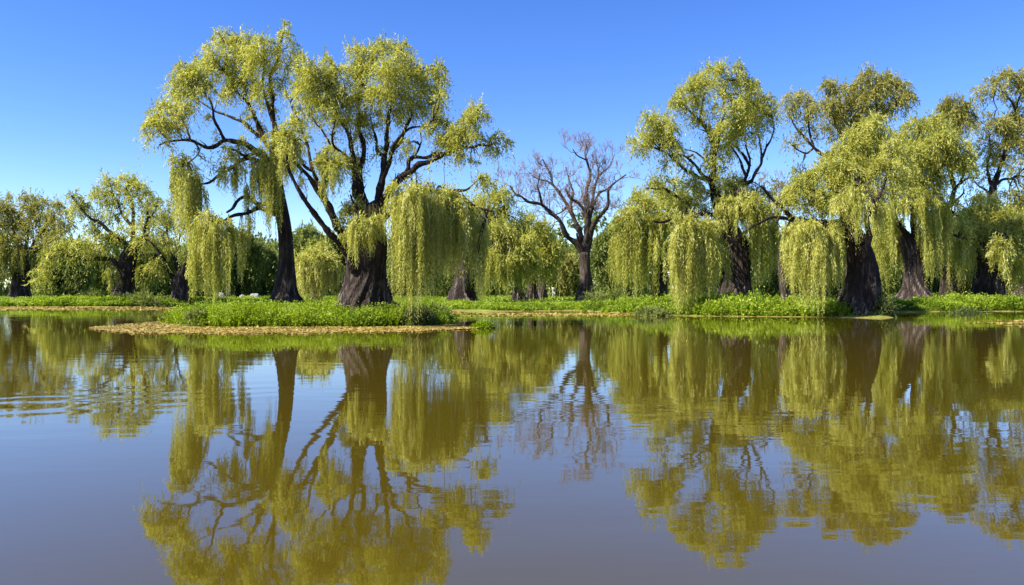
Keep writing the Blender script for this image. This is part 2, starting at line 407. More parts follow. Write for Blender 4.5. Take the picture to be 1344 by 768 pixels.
# ---- A: leaning willow on the island
A=Tree('willow_tree','tall slender willow leaning left on the grassy island, single dark trunk with splayed roots','willow',42,374,seed=11,group=WIL)
A.trunk([(374,403,54),(374,394,42),(374,385,32),(376,365,26),(376,335,21),(373,300,18.5),(368,270,17),(363,240,14),(360,222,12.5)],flare=1.2,ridge=.22,nr=9)
limbs(A,[([(361,226),(360,200),(360,166),(357,137),(356,106),(366,70),(372,45),(373,30)],11,1.5,-.4),
 ([(361,232),(349,212),(335,201),(318,189),(295,187),(285,193),(274,195),(256,189),(240,186),(222,187),(209,193)],10,2,-2.2),
 ([(295,187),(287,172),(282,160),(280,145),(274,132),(262,118)],5,1.5,-2.8),
 ([(352,194),(340,180),(326,168),(310,158),(295,153),(283,148),(272,142),(258,132)],7,1.5,2.),
 ([(350,184),(342,175),(337,166),(334,155),(331,145),(318,130),(305,116),(296,95)],6,1.5,.8),
 ([(346,182),(337,160),(330,150),(322,120),(318,90),(322,60)],5,1.4,1.5),
 ([(358,160),(352,142),(345,118),(347,90),(345,72)],5,1.4,-1.2),
 ([(337,203),(322,206),(310,200),(300,199),(292,196)],5,2,-1.4),
 ([(355,216),(340,212),(325,211),(308,219),(290,229),(276,241),(256,243),(242,242)],6.5,2,-1.),
 ([(365,276),(350,270),(337,269),(328,262),(319,262),(311,267),(306,274),(297,281)],8,3,-1.2),
 ([(366,284),(352,279),(337,276),(325,280),(309,285),(297,291),(287,294),(280,293),(272,291),(262,296)],7.5,2,-2.4),
 ([(222,187),(213,178),(205,168)],2.5,1),([(256,189),(262,200),(255,210),(246,216)],2.6,1),([(250,188),(246,172),(236,155)],3,1)])
puffs(A,[(250,100,15,14),(238,115,14,17),(243,128,14,12),(262,105,12,16),(250,112,12,14,.8),(270,85,14,14),(290,52,8,13,.7),(284,75,14,16),(300,66,17,16),(322,58,19,14),(340,62,16,14),(355,72,12,14,.8),(372,45,6,18,.6),
 (383,72,10,12,.9),(374,82,14,13,.8),(300,90,16,18),(318,85,18,20),(340,90,16,18,.8),(310,112,14,18),(328,118,14,18),(345,122,14,15,.6),(362,108,14,16,.7),(275,108,12,14,.7),(298,128,10,16,.5),
 (204,162,11,10),(196,172,9,9,.8),(216,148,14,13),(210,166,12,12),(228,160,12,16,.8),(238,145,12,12,.7),(224,172,12,10,.6),(203,182,8,8,.5),(246,165,8,12,.5),(252,222,12,9,.6),(236,212,10,10,.5),
 (378,190,13,15),(368,182,10,12,.6),(372,208,12,10,.8),(294,206,14,10,.7),(310,200,12,9,.4),(276,214,8,8,.4),(352,200,10,8,.6)],dens=.84)
for c in [(232,208,12,300,.9,-1.4),(246,228,16,345,1.2,-1.8),(259,240,11,330,.9,-1.2),(270,288,17,392,1.2,-2.6),(286,292,13,398,1.1,-2.9),(302,296,10,358,.8,-2.2),(258,330,9,398,1.,-2.8),
          (292,222,10,258,.5,-1),(312,210,9,274,.8,-.8),(302,222,7,262,.5,-1.2),(345,206,16,300,.9,-1.1),(356,210,12,318,.8,-1.2),(335,215,9,270,.6,-.9),(316,290,4,385,.6,-1.6),(328,280,4,350,.35,-1.6),
          (375,205,12,242,.7,-.5),(322,240,5,300,.4,-1.)]:
    A.curtain(*c[:4],dens=c[4],dd=c[5],tone=.06)
A.tufts(26,215)
A.finish()

# ---- B: great multi-stemmed willow on the island
B=Tree('willow_tree','huge many-stemmed willow on the grassy island with the broadest fluted trunk','willow',39,479,seed=23,group=WIL)
B.trunk([(479,406,88),(479,397,75),(480,387,67),(481,373,57),(482,355,50),(483,330,46),(484,305,42),(490,286,30),(494,272,22)],flare=.9,ridge=.26,nr=15,seg=80)
limbs(B,[([(474,372),(466,352),(459,334),(447,305),(435,282),(424,262),(414,246),(399,228),(386,212),(376,200)],16,3,-1.5,-.5),
 ([(466,358),(456,340),(448,322),(432,308),(418,290),(408,276),(398,260),(387,244),(380,226),(376,205)],12,3,-2.4,-.8),
 ([(442,296),(432,276),(420,248),(412,227),(406,210),(404,194),(398,178),(394,165),(386,150),(381,136)],9,1.5,.6),
 ([(412,227),(400,220),(390,205),(384,190),(375,175)],5,1.5,-2.),
 ([(424,256),(428,236),(428,207),(432,195),(430,186),(423,172),(415,165),(408,150)],6,1.5,1.6),
 ([(486,292),(470,262),(465,240),(464,222),(465,207),(461,195),(459,186),(450,165),(438,144),(430,120)],13,2,-.8),
 ([(488,285),(476,262),(472,240),(475,215),(477,196),(476,185),(472,172),(470,150),(474,120),(480,100)],12,2,1.0),
 ([(494,276),(498,258),(500,240),(503,222),(506,207),(508,194),(506,181),(510,160),(515,130),(512,100)],12,2,-.3),
 ([(500,250),(506,228),(512,208),(516,196),(526,182),(537,170),(548,168),(558,169),(568,160)],8,1.5,-1.),
 ([(506,210),(496,200),(493,186),(490,170),(484,150)],6,1.5,1.5),
 ([(512,205),(530,178),(540,150),(545,120),(543,100)],6,1.5,1.2),
 ([(472,240),(462,222),(452,205),(440,196),(436,180),(440,160)],6,1.5,-1.6),
 ([(494,280),(506,262),(515,248),(523,238),(531,232),(539,229),(550,217),(567,213),(581,206),(594,197),(606,196),(620,196),(632,191),(641,194),(652,190)],13,2,-1.2),
 ([(531,231),(536,222),(537,214),(547,208),(560,208),(575,203),(590,205),(597,197),(604,186),(612,172),(620,160)],6.5,1.6,-.3),
 ([(540,213),(548,200),(553,186),(552,175),(556,168)],3.5,1.2),
 ([(594,197),(600,190),(600,180),(610,170),(626,158)],4,1.4),
 ([(496,300),(510,280),(524,264),(540,256),(558,253),(576,254),(586,251),(597,256),(608,262),(620,270),(636,277),(645,280)],11,2.5,-1.8),
 ([(590,252),(600,252),(612,251),(622,244),(630,236)],5,1.4,-1.6),
 ([(522,266),(534,270),(545,282),(556,290)],6,2,-2.4),
 ([(482,300),(474,285),(466,272),(460,258)],6,2,-2.2)])
puffs(B,[(402,88,12,12),(396,100,12,14),(410,102,14,16),(430,84,12,11,.8),(444,98,14,16),(466,76,14,13),(486,70,16,12),(506,66,17,12),(526,72,16,12),(542,86,14,15),(560,96,13,12),(574,92,9,10),(578,106,10,12,.9),
 (404,120,15,16),(422,114,15,18),(440,120,17,18),(462,104,17,20),(484,98,20,20),(508,96,20,20),(530,104,18,20),(550,118,17,18),(570,122,13,16),
 (392,112,10,14),(410,140,14,14),(430,142,15,15),(452,140,18,16),(474,132,18,18),(498,128,18,18),(520,132,18,18),(542,140,16,15),(560,140,14,14,.8),(578,132,8,14,.6),
 (396,142,12,12,.7),(418,156,11,9,.8),(445,160,14,12,.8),(468,158,14,13,.8),(490,154,14,12,.8),(512,156,14,12,.8),(478,172,10,12,.9),(496,170,8,9,.5),
 (380,172,12,14),(376,184,12,10),(388,160,10,12,.6),(432,208,15,16),(446,214,14,16),(438,224,14,14),(424,220,11,12,.7),(472,205,5,30,.5),
 (568,162,12,10),(580,168,13,12),(594,172,12,13),(600,184,14,12),(588,188,12,10,.8),(612,160,10,15,1.),(622,142,9,10),(618,152,9,10),(630,160,10,11),(606,196,12,10,.9),(626,186,12,10,.7),(655,184,11,7),(662,192,6,7,.8),(646,186,8,7,.7),
 (630,238,11,10,.9),(640,244,9,8,.7),(462,272,13,13),(474,284,16,14),(488,292,14,14),(470,300,12,13),(458,288,9,12),(500,282,12,10,.8),(514,272,12,10,.7),(458,308,8,9,.8)],dens=.86)
for c in [(524,250,16,394,1.,-2.8),(545,246,17,404,1.2,-3.1),(536,262,14,396,.9,-3.4),(562,248,15,388,1.2,-2.6),(580,254,17,378,1.3,-2.2),(600,262,16,368,1.2,-2.),(618,276,14,372,1.1,-1.8),(632,292,10,352,1.,-1.6),(552,262,20,368,1.,-1.2),(585,262,20,356,1.,-1.),
          (633,300,5,402,.8,-1.8),(627,330,5,396,.6,-1.9),(466,292,12,345,.9,-3.2),(482,290,10,335,.7,-3.3),(496,288,9,322,.6,-3.),
          (385,186,14,225,.7,-2.),(372,196,9,250,.5,-2.2),(395,230,6,262,.4,-2.),(436,222,14,262,.7,-1.8),(425,232,6,285,.4,-2),(580,180,10,200,.5,-.8),(604,200,8,232,.45,-1.),(620,204,7,226,.4,-1.),(648,192,10,216,.5,-1.),(540,190,8,214,.35,-.6)]:
    B.curtain(*c[:4],dens=c[4],dd=c[5],tone=.05)
B.tufts(34,235)
B.finish()

# ---- E: bare tree
def grow(T, p, d, rad, ln, depth, r, s, minr, up=.12):
    pts=[p]; n=5
    for k in range(n):
        d=norm(d+r.normal(size=3)*.2+np.array([0,0,up])); pts.append(pts[-1]+d*ln/n)
    T.add(np.column_stack([np.array(pts),np.linspace(rad,rad*.6,n+1)]),6 if rad>.05 else 4)
    if depth==0: return
    for k in range(r.integers(2,4)):
        i=r.integers(2,n+1)
        nd=norm(d+norm(r.normal(size=3))*.85+np.array([0,0,.05]))
        grow(T,pts[i],nd,max(rad*.55,minr),ln*r.uniform(.6,.85),depth-1,r,s,minr,up)
def bare(name,label,D,base,tr,lms,tips,seed,depth=4,ln=18,bark='bark_bare',twig='twig_pink',w=1.):
    T=Tree(name,label,'tree',D,base,bark=bark,seed=seed)
    T.trunk(tr,flare=1.,ridge=.24,nr=9,seg=48)
    for l in lms: T.limb(*l)
    TW=Tubes(); r=T.rng; s=T.s
    pts=[q for q in T.sk if q[1]<tips]
    for q in pts[::3]:
        for k in range(2):
            d=norm(np.array([(q[0]-base)/90*.6,0,.35])+r.normal(size=3)*.5)
            grow(TW,P(q[0],q[1],D+q[2]),d,.55*s*w,ln*s*r.uniform(.6,1.1),depth,r,s,.16*s)
    for a,n_,m_ in T.limbs: a.build(n_,m_,T.root)
    TW.build('twigs',M[twig],T.root)
    return T
bare('bare_tree','leafless pinkish-grey tree standing alone on the bank between the willow groups',86,769,
 [(769,399,36),(768,390,23),(769,375,17),(768,355,15),(767,335,15)],
 [([(766,340),(757,322),(745,312),(739,302),(733,290),(722,280),(711,271),(700,268),(691,266),(684,260),(677,258),(670,246)],9,2,-2.),
  ([(768,334),(763,312),(757,299),(752,285),(745,272),(738,261),(730,250),(725,244),(724,232),(718,222),(712,212)],9,2,2.5),
  ([(768,334),(770,319),(771,300),(770,282),(765,274),(758,268),(748,262),(742,250)],10,2.4,-1.),
  ([(770,310),(772,282),(770,262),(770,248),(775,234),(773,222),(769,211),(767,202),(770,192)],9,1.5,0.5),
  ([(768,336),(775,318),(777,300),(785,288),(791,282),(797,275),(799,266),(798,251),(806,243),(815,236),(822,231)],9,1.6,-1.8),
  ([(772,296),(777,276),(783,262),(788,254),(797,250),(806,243)],6,1.5,-1.),
  ([(776,275),(779,255),(785,234),(784,222),(782,208)],5,1.4,2.),
  ([(751,284),(749,270),(752,255),(748,240),(742,222)],4.5,1.4,3.),
  ([(711,271),(709,258),(706,246),(708,230)],3.5,1.2,-2.5),([(745,272),(738,280),(728,284),(716,282)],3,1.2,3.),
  ([(727,246),(718,240),(708,238),(698,232)],3,1.2,2.),([(769,212),(758,206),(752,198)],2.6,1.),([(785,234),(796,224),(803,216)],2.8,1.),
  ([(768,345),(764,330),(760,318),(757,308)],5,3,-1.)],300,5,depth=4,ln=18,w=.9)

# ---- G: tall willow, right bank
G=Tree('willow_tree','tall open-topped willow on the right bank, broad trunk right of the longest curtain','willow',58,966,seed=31,group=WIL)
G.trunk([(966,397,64),(966,390,52),(967,380,41),(968,365,35),(968,345,31),(966,325,30),(960,308,25),(950,290,18),(942,270,16),(938,255,15)],flare=1.,ridge=.24,nr=13,seg=70)
limbs(G,[([(939,262),(935,245),(936,225),(938,210),(936,196),(933,184),(929,175),(925,168),(912,155),(899,142),(888,134)],9,2,-.8),
 ([(938,254),(930,241),(918,234),(904,228),(894,220),(883,210),(876,204),(868,200)],6.5,2,-2.5),
 ([(938,250),(930,237),(920,228),(912,220),(906,212),(899,207),(890,205),(881,205)],6,2,-1.5),
 ([(937,232),(930,215),(917,205),(908,200),(899,198)],4,1.5,1.),
 ([(888,260),(878,254),(870,249),(858,250),(849,249)],4,1.5,-3.,-1.),([(910,286),(900,268),(888,260)],4,3,-1.,0.),
 ([(944,278),(958,262),(972,246),(982,228),(984,216),(982,205),(979,192)],8,2,1.5),
 ([(972,246),(985,240),(993,228),(998,216),(1000,202),(997,190),(995,179)],6,1.8,2.),
 ([(999,210),(1006,196),(1012,184),(1016,169),(1014,158)],4,1.4,2.2),
 ([(980,234),(972,216),(966,202),(956,192)],5,1.6,.4),
 ([(984,220),(976,206),(968,196),(962,180),(960,160)],5,1.5,2.5),
 ([(938,208),(944,180),(950,150),(950,125),(954,108)],5,1.4,-.3),
 ([(932,180),(920,155),(924,130),(930,115)],4,1.3,.8),
 ([(952,289),(942,284),(932,283),(920,284),(909,286),(898,290),(886,289),(872,294),(857,292)],8,2.5,-2.),
 ([(990,296),(972,312),(957,326),(942,333),(926,340)],4,1.5,-2.,-1.4,M['bark_pale'])])
puffs(G,[(838,194,12,9),(848,186,13,12),(864,190,13,12),(876,186,13,13),(858,172,15,12),(846,160,10,9),(866,160,11,9),(874,172,13,12),(884,196,9,8,.7),
 (888,136,10,9),(896,126,13,12),(908,116,13,12),(918,108,14,13),(934,102,14,12),(950,98,14,11),(964,94,10,8),(972,102,8,9,.8),(905,134,11,11,.7),(922,128,14,12,.7),(942,120,14,12,.6),(912,150,9,13,.4),(930,148,11,14,.4),(950,140,9,14,.4),(921,170,9,14,.4),
 (972,112,10,9),(986,116,11,11),(994,126,12,12),(980,130,14,13),(966,134,12,12),(1002,138,12,12),(988,144,15,13),(970,150,15,14),(960,166,15,15),(980,164,15,15),(1002,152,12,12),(950,178,13,14),(966,184,14,14),(982,178,13,12,.7),(944,192,10,12),(956,200,12,10,.7),(1012,146,8,10,.7),(1006,168,9,12,.5),(1014,152,7,8,.5),
 (862,232,9,8,.5),(872,244,10,9,.5),(853,244,6,5,.5),(906,248,16,14,.8),(920,262,17,14),(946,240,11,16),(962,246,15,14),(980,250,17,13),(972,268,18,14),(990,272,17,14),(952,270,15,13),(940,216,8,16,.6),(946,228,8,10,.6),(900,272,16,12),(1000,258,15,12),(884,262,14,11,.7)],dens=.88)
for c in [(905,290,20,412,1.3,-4.6),(925,296,18,408,1.2,-4.4),(890,305,14,413,1.2,-4.8),(915,300,22,400,1.,-3.6),(938,300,12,396,1.,-3.2),(965,262,18,312,1.,-2.4),(985,268,16,322,1.,-2.),(1000,275,16,372,1.,-1.),(1012,285,14,388,1.,.5),(995,300,11,385,1.,0.),(1004,300,14,380,1.,2.),(948,262,12,300,.8,-2.)]:
    G.curtain(*c[:4],dens=c[4],dd=c[5],tone=.08)
G.tufts(26,255)
G.finish()

# ---- F: willow behind, left edge of the right group
Fw=Tree('willow_tree','low rounded willow at the left end of the right-hand group, trunk half hidden','willow',76,866,seed=41,group=WIL)
Fw.trunk([(866,394,24),(866,380,18),(868,355,15),(871,330,13),(870,315,11)],ridge=.2)
limbs(Fw,[([(870,318),(880,302),(892,294)],6,2,1.),([(870,320),(860,300),(848,288),(838,275)],7,2,-1.),([(870,316),(872,295),(880,270)],6,2,2.),([(868,330),(854,318),(842,310),(828,306)],5,2,-2.),([(880,300),(896,285),(905,270)],4,2,1.)])
puffs(Fw,[(842,268,16,12),(860,255,18,13),(880,262,18,14),(828,280,14,12),(850,280,18,14),(872,280,18,14),(822,294,12,11),(896,268,16,14),(900,285,14,14),(840,262,8,8,.6),(884,244,12,9,.6),(835,258,6,6,.5)],tone=-.02)
for c in [(818,290,12,388,1.,-2.),(832,282,14,394,1.1,-3.),(846,290,13,396,1.1,-2.),(858,290,12,398,1.,-3.),(872,286,14,345,1.,-2.4),(888,300,14,372,1.,0.),(840,300,16,390,1.,1.),(822,310,12,392,1.,1.),(808,306,8,380,.8,0.)]:
    Fw.curtain(*c[:4],dens=c[4],dd=c[5],tone=.02)
Fw.finish()

# ---- H: leaning willow at water's edge
H=Tree('willow_tree','leaning dark-trunked willow at the water edge, long knotted limb reaching left','willow',51,1130,seed=53,group=WIL)
H.trunk([(1128,408,60),(1129,396,50),(1131,378,44),(1132,355,37),(1129,335,34),(1124,318,30),(1117,304,24),(1111,294,18)],flare=.7,ridge=.22,nr=13,seg=70)
limbs(H,[([(1116,300),(1109,296),(1096,294),(1084,297),(1077,296),(1070,296),(1062,294),(1049,292),(1042,288),(1036,283),(1028,277),(1021,272),(1014,262),(1003,251),(996,246)],12,2.5,-1.5),
 ([(1050,293),(1038,291),(1028,287),(1021,287),(1012,288),(1003,292),(993,296),(983,303)],6,2.5,-2.),
 ([(1130,345),(1138,325),(1140,312),(1139,300),(1137,286),(1140,275),(1146,266)],11,5,-1.7,-1.),([(1145,267),(1140,258),(1133,250),(1124,240)],5,1.5,-2.,-1.7,M['bark_pale']),
 ([(1112,298),(1106,284),(1097,272),(1092,256),(1086,240)],8,2,1.),
 ([(1117,304),(1122,280),(1124,256),(1128,230),(1132,205)],9,2,1.5),
 ([(1140,285),(1152,262),(1164,238),(1172,212)],6,2,.5),
 ([(1124,258),(1140,236),(1150,208),(1152,185)],6,2,2.),
 ([(1096,270),(1080,258),(1064,250),(1050,246)],5,2,-.5)])
for kx,ky in ((1049,293),(1069,295)):
    th=np.linspace(0,2*math.pi,15); T_=Tubes(); c0=P(kx,ky,51-1.1)
    T_.add(np.column_stack([c0[0]+4.8*H.s*np.cos(th),c0[1]-.15+0*th,c0[2]+4.8*H.s*np.sin(th),np.full(15,1.3*H.s)]),8); T_.build('burl',M['bark_pale'],H.root)
puffs(H,[(1142,166,13,11),(1152,158,11,9),(1130,176,14,12),(1148,180,15,13),(1166,178,14,13),(1116,190,15,13),(1134,196,17,14),(1154,200,17,14),(1172,198,14,14),(1104,204,15,13),(1120,212,18,14),(1142,218,18,15),(1162,220,17,15),(1178,216,12,14),(1090,218,16,12),(1104,228,18,14),(1124,234,18,15),(1146,238,18,15),(1166,238,14,14),
 (1062,236,15,9),(1076,228,14,11),(1048,244,13,9),(1084,240,17,13),(1068,250,17,13),(1054,258,15,12),(1100,248,17,14),(1040,256,12,10),(1082,262,17,13),(1064,270,15,12),(1110,256,14,13),(1126,254,14,12),(1044,270,12,10),(1090,276,13,10),(1030,262,10,9,.7)],tone=.02)
for c in [(1046,298,13,396,1.1,-1.8),(1058,296,14,402,1.2,-2.2),(1072,298,14,408,1.2,-2.4),(1086,298,13,398,1.1,-1.8),(1098,300,11,390,1.,-1.),(1050,300,16,380,1.,.8),(1080,300,18,384,1.,1.),(1100,300,12,384,1.,2.),(1102,262,13,300,.9,-1.8),(1120,250,12,314,1.,-2.2),(1130,252,9,318,.9,-2.4),(1150,250,12,330,.9,0.),(1036,300,10,376,1.,0.),(1152,270,10,300,.7,-1.)]:
    H.curtain(*c[:4],dens=c[4],dd=c[5],tone=.10)
H.finish()

# ---- I: willow with pale flared base
I=Tree('willow_tree','willow with sunlit pale flared base and two forked stems beside the leaning one','willow',70,1201,seed=61,group=WIL)
I.trunk([(1201,396,58),(1201,390,46),(1201,382,35),(1200,368,29),(1199,350,26),(1196,330,24),(1190,315,20)],flare=2.,ridge=.24,nr=11,seg=64)
limbs(I,[([(1196,325),(1188,308),(1178,292),(1174,275),(1170,262)],10,3,-1.),([(1200,335),(1201,315),(1200,298),(1198,283),(1197,270),(1192,258),(1186,250),(1178,248)],12,3,.5),
 ([(1199,280),(1208,264),(1214,250),(1220,225)],7,2,1.),([(1198,276),(1196,255),(1204,230),(1208,200)],6,2,1.5),([(1214,250),(1232,225),(1244,205)],5,2,-1.),([(1170,262),(1180,240),(1190,215)],4,2,-1.)])
puffs(I,[(1190,176,12,11),(1204,168,13,11),(1218,162,12,9),(1228,172,14,12),(1212,182,16,13),(1196,192,15,13),(1238,180,14,12),(1250,188,14,12),(1262,196,12,12),(1228,192,17,14),(1212,204,17,14),(1196,212,15,14),(1244,204,17,14),(1262,210,13,13),(1230,216,17,14),(1214,226,17,14),(1196,232,15,13),(1246,222,14,12),(1268,218,9,9,.7),(1186,246,13,12),(1204,248,16,12),(1222,242,16,13),(1238,238,12,11,.8),(1176,256,12,11),(1196,264,14,9,.6),(1222,258,13,10,.7),(1184,200,10,10)],tone=-.02)
for c in [(1170,258,14,345,1.,-1.),(1160,270,12,388,1.1,1.5),(1176,280,12,386,1.,2.),(1216,262,12,372,1.,-1.),(1228,268,11,374,1.,0.),(1222,290,11,388,1.,2.),(1208,256,13,310,.9,-1.6),(1188,262,9,300,.7,-1.6),(1238,262,12,350,1.,.8),(1150,290,12,384,.9,2.5)]:
    I.curtain(*c[:4],dens=c[4],dd=c[5],tone=-.02)
I.finish()

# ---- J: tall open-crowned tree behind H
J=Tree('eucalyptus_tree','tall airy olive tree rising behind the right willows with several rounded tops','tree',80,1118,leaf='olive',seed=71)
J.trunk([(1118,390,20),(1117,350,16),(1116,300,15),(1114,250,13),(1112,225,11)],ridge=.14)
limbs(J,[([(1112,228),(1092,215),(1067,195),(1054,180),(1043,166),(1035,152)],7,1.6,1.),([(1067,197),(1060,203),(1054,202),(1045,197),(1036,189)],3,1.4,0.),([(1068,196),(1064,182),(1062,168),(1060,150)],4,1.4,1.5),([(1112,230),(1111,205),(1111,192),(1103,176),(1095,163),(1088,145),(1086,130)],7,1.5,-1.),
 ([(1112,215),(1118,190),(1122,165),(1128,140)],6,1.5,1.),([(1112,222),(1130,200),(1145,178),(1150,150),(1150,125)],6,1.5,-1.),([(1146,176),(1158,160),(1171,145),(1182,138),(1190,133)],4,1.3,-1.5),([(1111,192),(1120,180),(1114,165)],3,1.2)])
puffs(J,[(1030,144,10,9,.7),(1040,134,12,9,.8),(1054,130,11,8,.8),(1046,144,12,9,.6),(1062,138,8,9,.5),(1083,118,8,9,.8),(1092,112,9,7,.8),(1102,118,12,9,.9),(1112,122,10,9,.8),(1132,112,12,10),(1142,104,14,9),(1158,108,13,9),(1172,112,12,9),(1150,118,14,10),(1182,116,8,8),(1190,130,9,8),(1178,130,12,9,.9),(1164,128,14,10),(1146,132,14,11),(1130,128,12,11,.9),
 (1082,142,14,10,.9),(1068,150,12,9,.9),(1096,138,14,11,.9),(1110,140,14,12,.8),(1090,156,14,11,.7),(1108,158,14,12,.7),(1124,150,14,12,.8),(1140,150,14,11),(1160,144,11,9,.7),(1168,152,9,10,.8),(1046,184,8,8,.4),(1038,192,8,7,.4),(1060,176,9,9,.35),(1080,180,11,12,.35),(1100,182,12,10,.4),(1118,174,12,12,.6),(1136,168,12,12,.8),(1050,160,9,9,.4)],tone=.08)
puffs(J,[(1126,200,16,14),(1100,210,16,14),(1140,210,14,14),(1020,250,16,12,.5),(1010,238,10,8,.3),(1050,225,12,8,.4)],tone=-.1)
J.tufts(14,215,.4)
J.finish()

# ---- K: tree whose top shows right of I
K=Tree('willow_tree','dark straight-trunked tree standing behind between two willows, small top against the sky','tree',82,1246,leaf='olive',seed=83)
K.trunk([(1245,392,24),(1245,375,20),(1244,340,17),(1245,310,15),(1246,280,12)],ridge=.16)
limbs(K,[([(1246,284),(1247,273),(1250,262),(1254,249),(1262,242),(1270,236),(1278,235),(1286,236)],8,1.6,-.5),([(1253,250),(1250,238),(1249,226),(1250,205),(1254,180),(1258,160),(1254,142)],6,1.5,1.),([(1250,268),(1258,262),(1264,256),(1265,250)],4,1.4,-.6),([(1258,245),(1264,232),(1266,222),(1262,205)],3.4,1.4,.5),([(1245,320),(1256,300),(1268,285),(1280,275)],6,2,-.6)])
puffs(K,[(1236,150,9,8),(1246,142,12,9),(1260,138,13,9),(1272,144,9,9),(1240,158,14,9),(1256,154,14,10),(1270,156,10,9,.8),(1232,164,10,8),(1276,160,6,8,.7),(1262,168,12,8,.8),(1246,172,12,8),(1268,226,10,9,.4),(1256,218,10,9,.5),(1276,240,8,7,.35)],tone=.0)
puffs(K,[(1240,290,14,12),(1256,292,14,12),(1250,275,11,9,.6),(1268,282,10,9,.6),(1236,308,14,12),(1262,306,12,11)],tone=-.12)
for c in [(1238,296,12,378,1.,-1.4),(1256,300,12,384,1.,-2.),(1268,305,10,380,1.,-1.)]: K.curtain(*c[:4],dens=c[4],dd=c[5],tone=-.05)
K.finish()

# ---- L: right willow with low dome
Lw=Tree('willow_tree','squat willow with a low domed crown and the dark trunk nearest the right frame edge','willow',73,1297,seed=91,group=WIL)
Lw.trunk([(1298,396,54),(1298,386,42),(1297,368,34),(1294,350,28),(1290,335,24),(1287,322,18)],flare=.9,ridge=.2,nr=11,seg=64)
limbs(Lw,[([(1289,328),(1284,318),(1274,314),(1263,315),(1252,310)],7,2,-2.),([(1289,326),(1290,308),(1298,295),(1308,285)],8,2,1.),([(1292,332),(1310,315),(1328,308),(1342,304)],8,2,-1.),([(1290,310),(1278,295),(1270,285)],5,2,1.)])
puffs(Lw,[(1284,268,11,9),(1298,266,12,9),(1278,280,14,10),(1294,280,16,11),(1312,278,15,10),(1328,286,14,10),(1272,294,14,11),(1290,296,17,12),(1308,294,17,12),(1326,300,16,12),(1342,302,14,12),(1276,310,14,10),(1296,312,17,11),(1316,312,17,12),(1336,318,16,12),(1356,316,14,12),(1264,302,10,10),(1352,300,12,11),(1318,328,14,10),(1340,332,14,10)],tone=.04)
for c in [(1310,318,13,358,1.1,-3.),(1318,322,10,366,1.,-3.2),(1270,312,12,372,1.,-1.),(1334,322,13,384,1.,0.),(1350,320,14,384,1.,1.),(1256,310,9,365,.9,0.),(1320,310,12,378,1.,2.2),(1366,318,12,382,1.,0.)]:
    Lw.curtain(*c[:4],dens=c[4],dd=c[5],tone=.02)
Lw.finish()

# ---- M: tall tree at the right edge
Mt=Tree('eucalyptus_tree','tall sparse tree cut by the right frame edge, rising above the domed willow','tree',84,1302,leaf='olive',seed=97)
Mt.trunk([(1302,388,22),(1300,350,17),(1300,320,15),(1301,280,14),(1303,255,11),(1304,241,9)],ridge=.14)
limbs(Mt,[([(1304,245),(1311,225),(1319,205),(1321,190),(1320,172),(1328,158),(1335,148),(1335,138),(1342,120)],7,1.5,.5),([(1334,150),(1328,136),(1320,128),(1314,124),(1306,116)],3,1.2,0.),([(1304,246),(1316,238),(1330,236),(1344,223),(1356,214)],5,1.6,-1.5),([(1303,250),(1298,236),(1296,220),(1300,200),(1298,180)],4.5,1.5,1.),([(1320,190),(1334,178),(1350,168)],4,1.4,1.),([(1301,262),(1294,252),(1284,246),(1278,238)],4,1.4,1.5),([(1306,122),(1304,134),(1309,145)],2,1.)])
puffs(Mt,[(1290,122,9,8,.7),(1298,112,9,8,.8),(1308,118,9,8,.7),(1300,126,9,7,.6),(1318,104,9,8,.9),(1326,102,9,7,.9),(1332,112,9,9,.8),(1344,106,11,9,1),(1346,118,10,9,.9),(1358,112,12,11),(1296,156,7,6,.6),(1304,162,11,8,.8),(1294,168,9,7,.6),
 (1314,162,12,8),(1328,158,13,8),(1342,158,12,9),(1300,178,12,9,.7),(1318,176,15,10,.8),(1338,174,14,10),(1356,166,13,12),(1292,190,9,8,.5),(1308,192,14,10,.7),(1330,192,15,11,.8),(1350,190,13,12,.8),(1298,206,11,9,.6),(1316,208,13,10,.6),(1340,208,13,10,.7),(1302,222,12,9,.5),(1326,222,9,8,.35),(1288,222,6,6,.3),(1292,238,6,5,.4),(1344,238,6,4,.4)],tone=.10)
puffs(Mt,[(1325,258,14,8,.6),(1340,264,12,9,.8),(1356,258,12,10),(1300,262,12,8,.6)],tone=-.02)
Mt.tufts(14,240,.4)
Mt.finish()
R2=Tree('willow_tree','small pale-based willow trunk peeping past the domed willow at the right edge','willow',95,1346,seed=101,group=WIL)
R2.trunk([(1342,388,22),(1343,375,15),(1345,355,12),(1348,335,10)],ridge=.2)
puffs(R2,[(1345,330,16,14),(1362,320,16,14),(1330,340,12,10),(1352,345,14,12)],tone=-.05)
for c in [(1330,338,10,382,1.,0.),(1352,340,14,384,1.,1.)]: R2.curtain(*c[:4],dens=c[4],dd=c[5])
R2.finish()

# ---- C: dense willow behind the island
C=Tree('willow_tree','dense willow just behind the island with a pale-rooted squat trunk','willow',81,607,seed=111,group=WIL)
C.trunk([(607,397,46),(607,390,38),(608,382,31),(610,372,27),(612,350,23),(616,325,20)],flare=1.2,ridge=.26,nr=9,seg=56)
limbs(C,[([(614,335),(622,312),(635,290),(648,272)],9,2,1.),([(616,330),(634,315),(652,308),(664,312)],8,2,-1.),([(614,330),(604,305),(598,285)],7,2,1.),([(640,288),(655,290),(668,285),(680,292)],5,1.6,2.)])
puffs(C,[(622,272,16,12),(640,262,17,13),(658,266,15,13),(630,284,18,13),(650,284,18,14),(670,284,16,14),(612,290,16,14),(634,302,18,14),(656,304,18,14),(678,304,15,14),(690,318,14,12),(640,320,18,14),(662,324,18,14),(680,334,15,12),(620,316,16,13),(600,302,14,12),(648,340,16,12),(692,338,12,12),(668,262,9,7,.7)],tone=-.02)
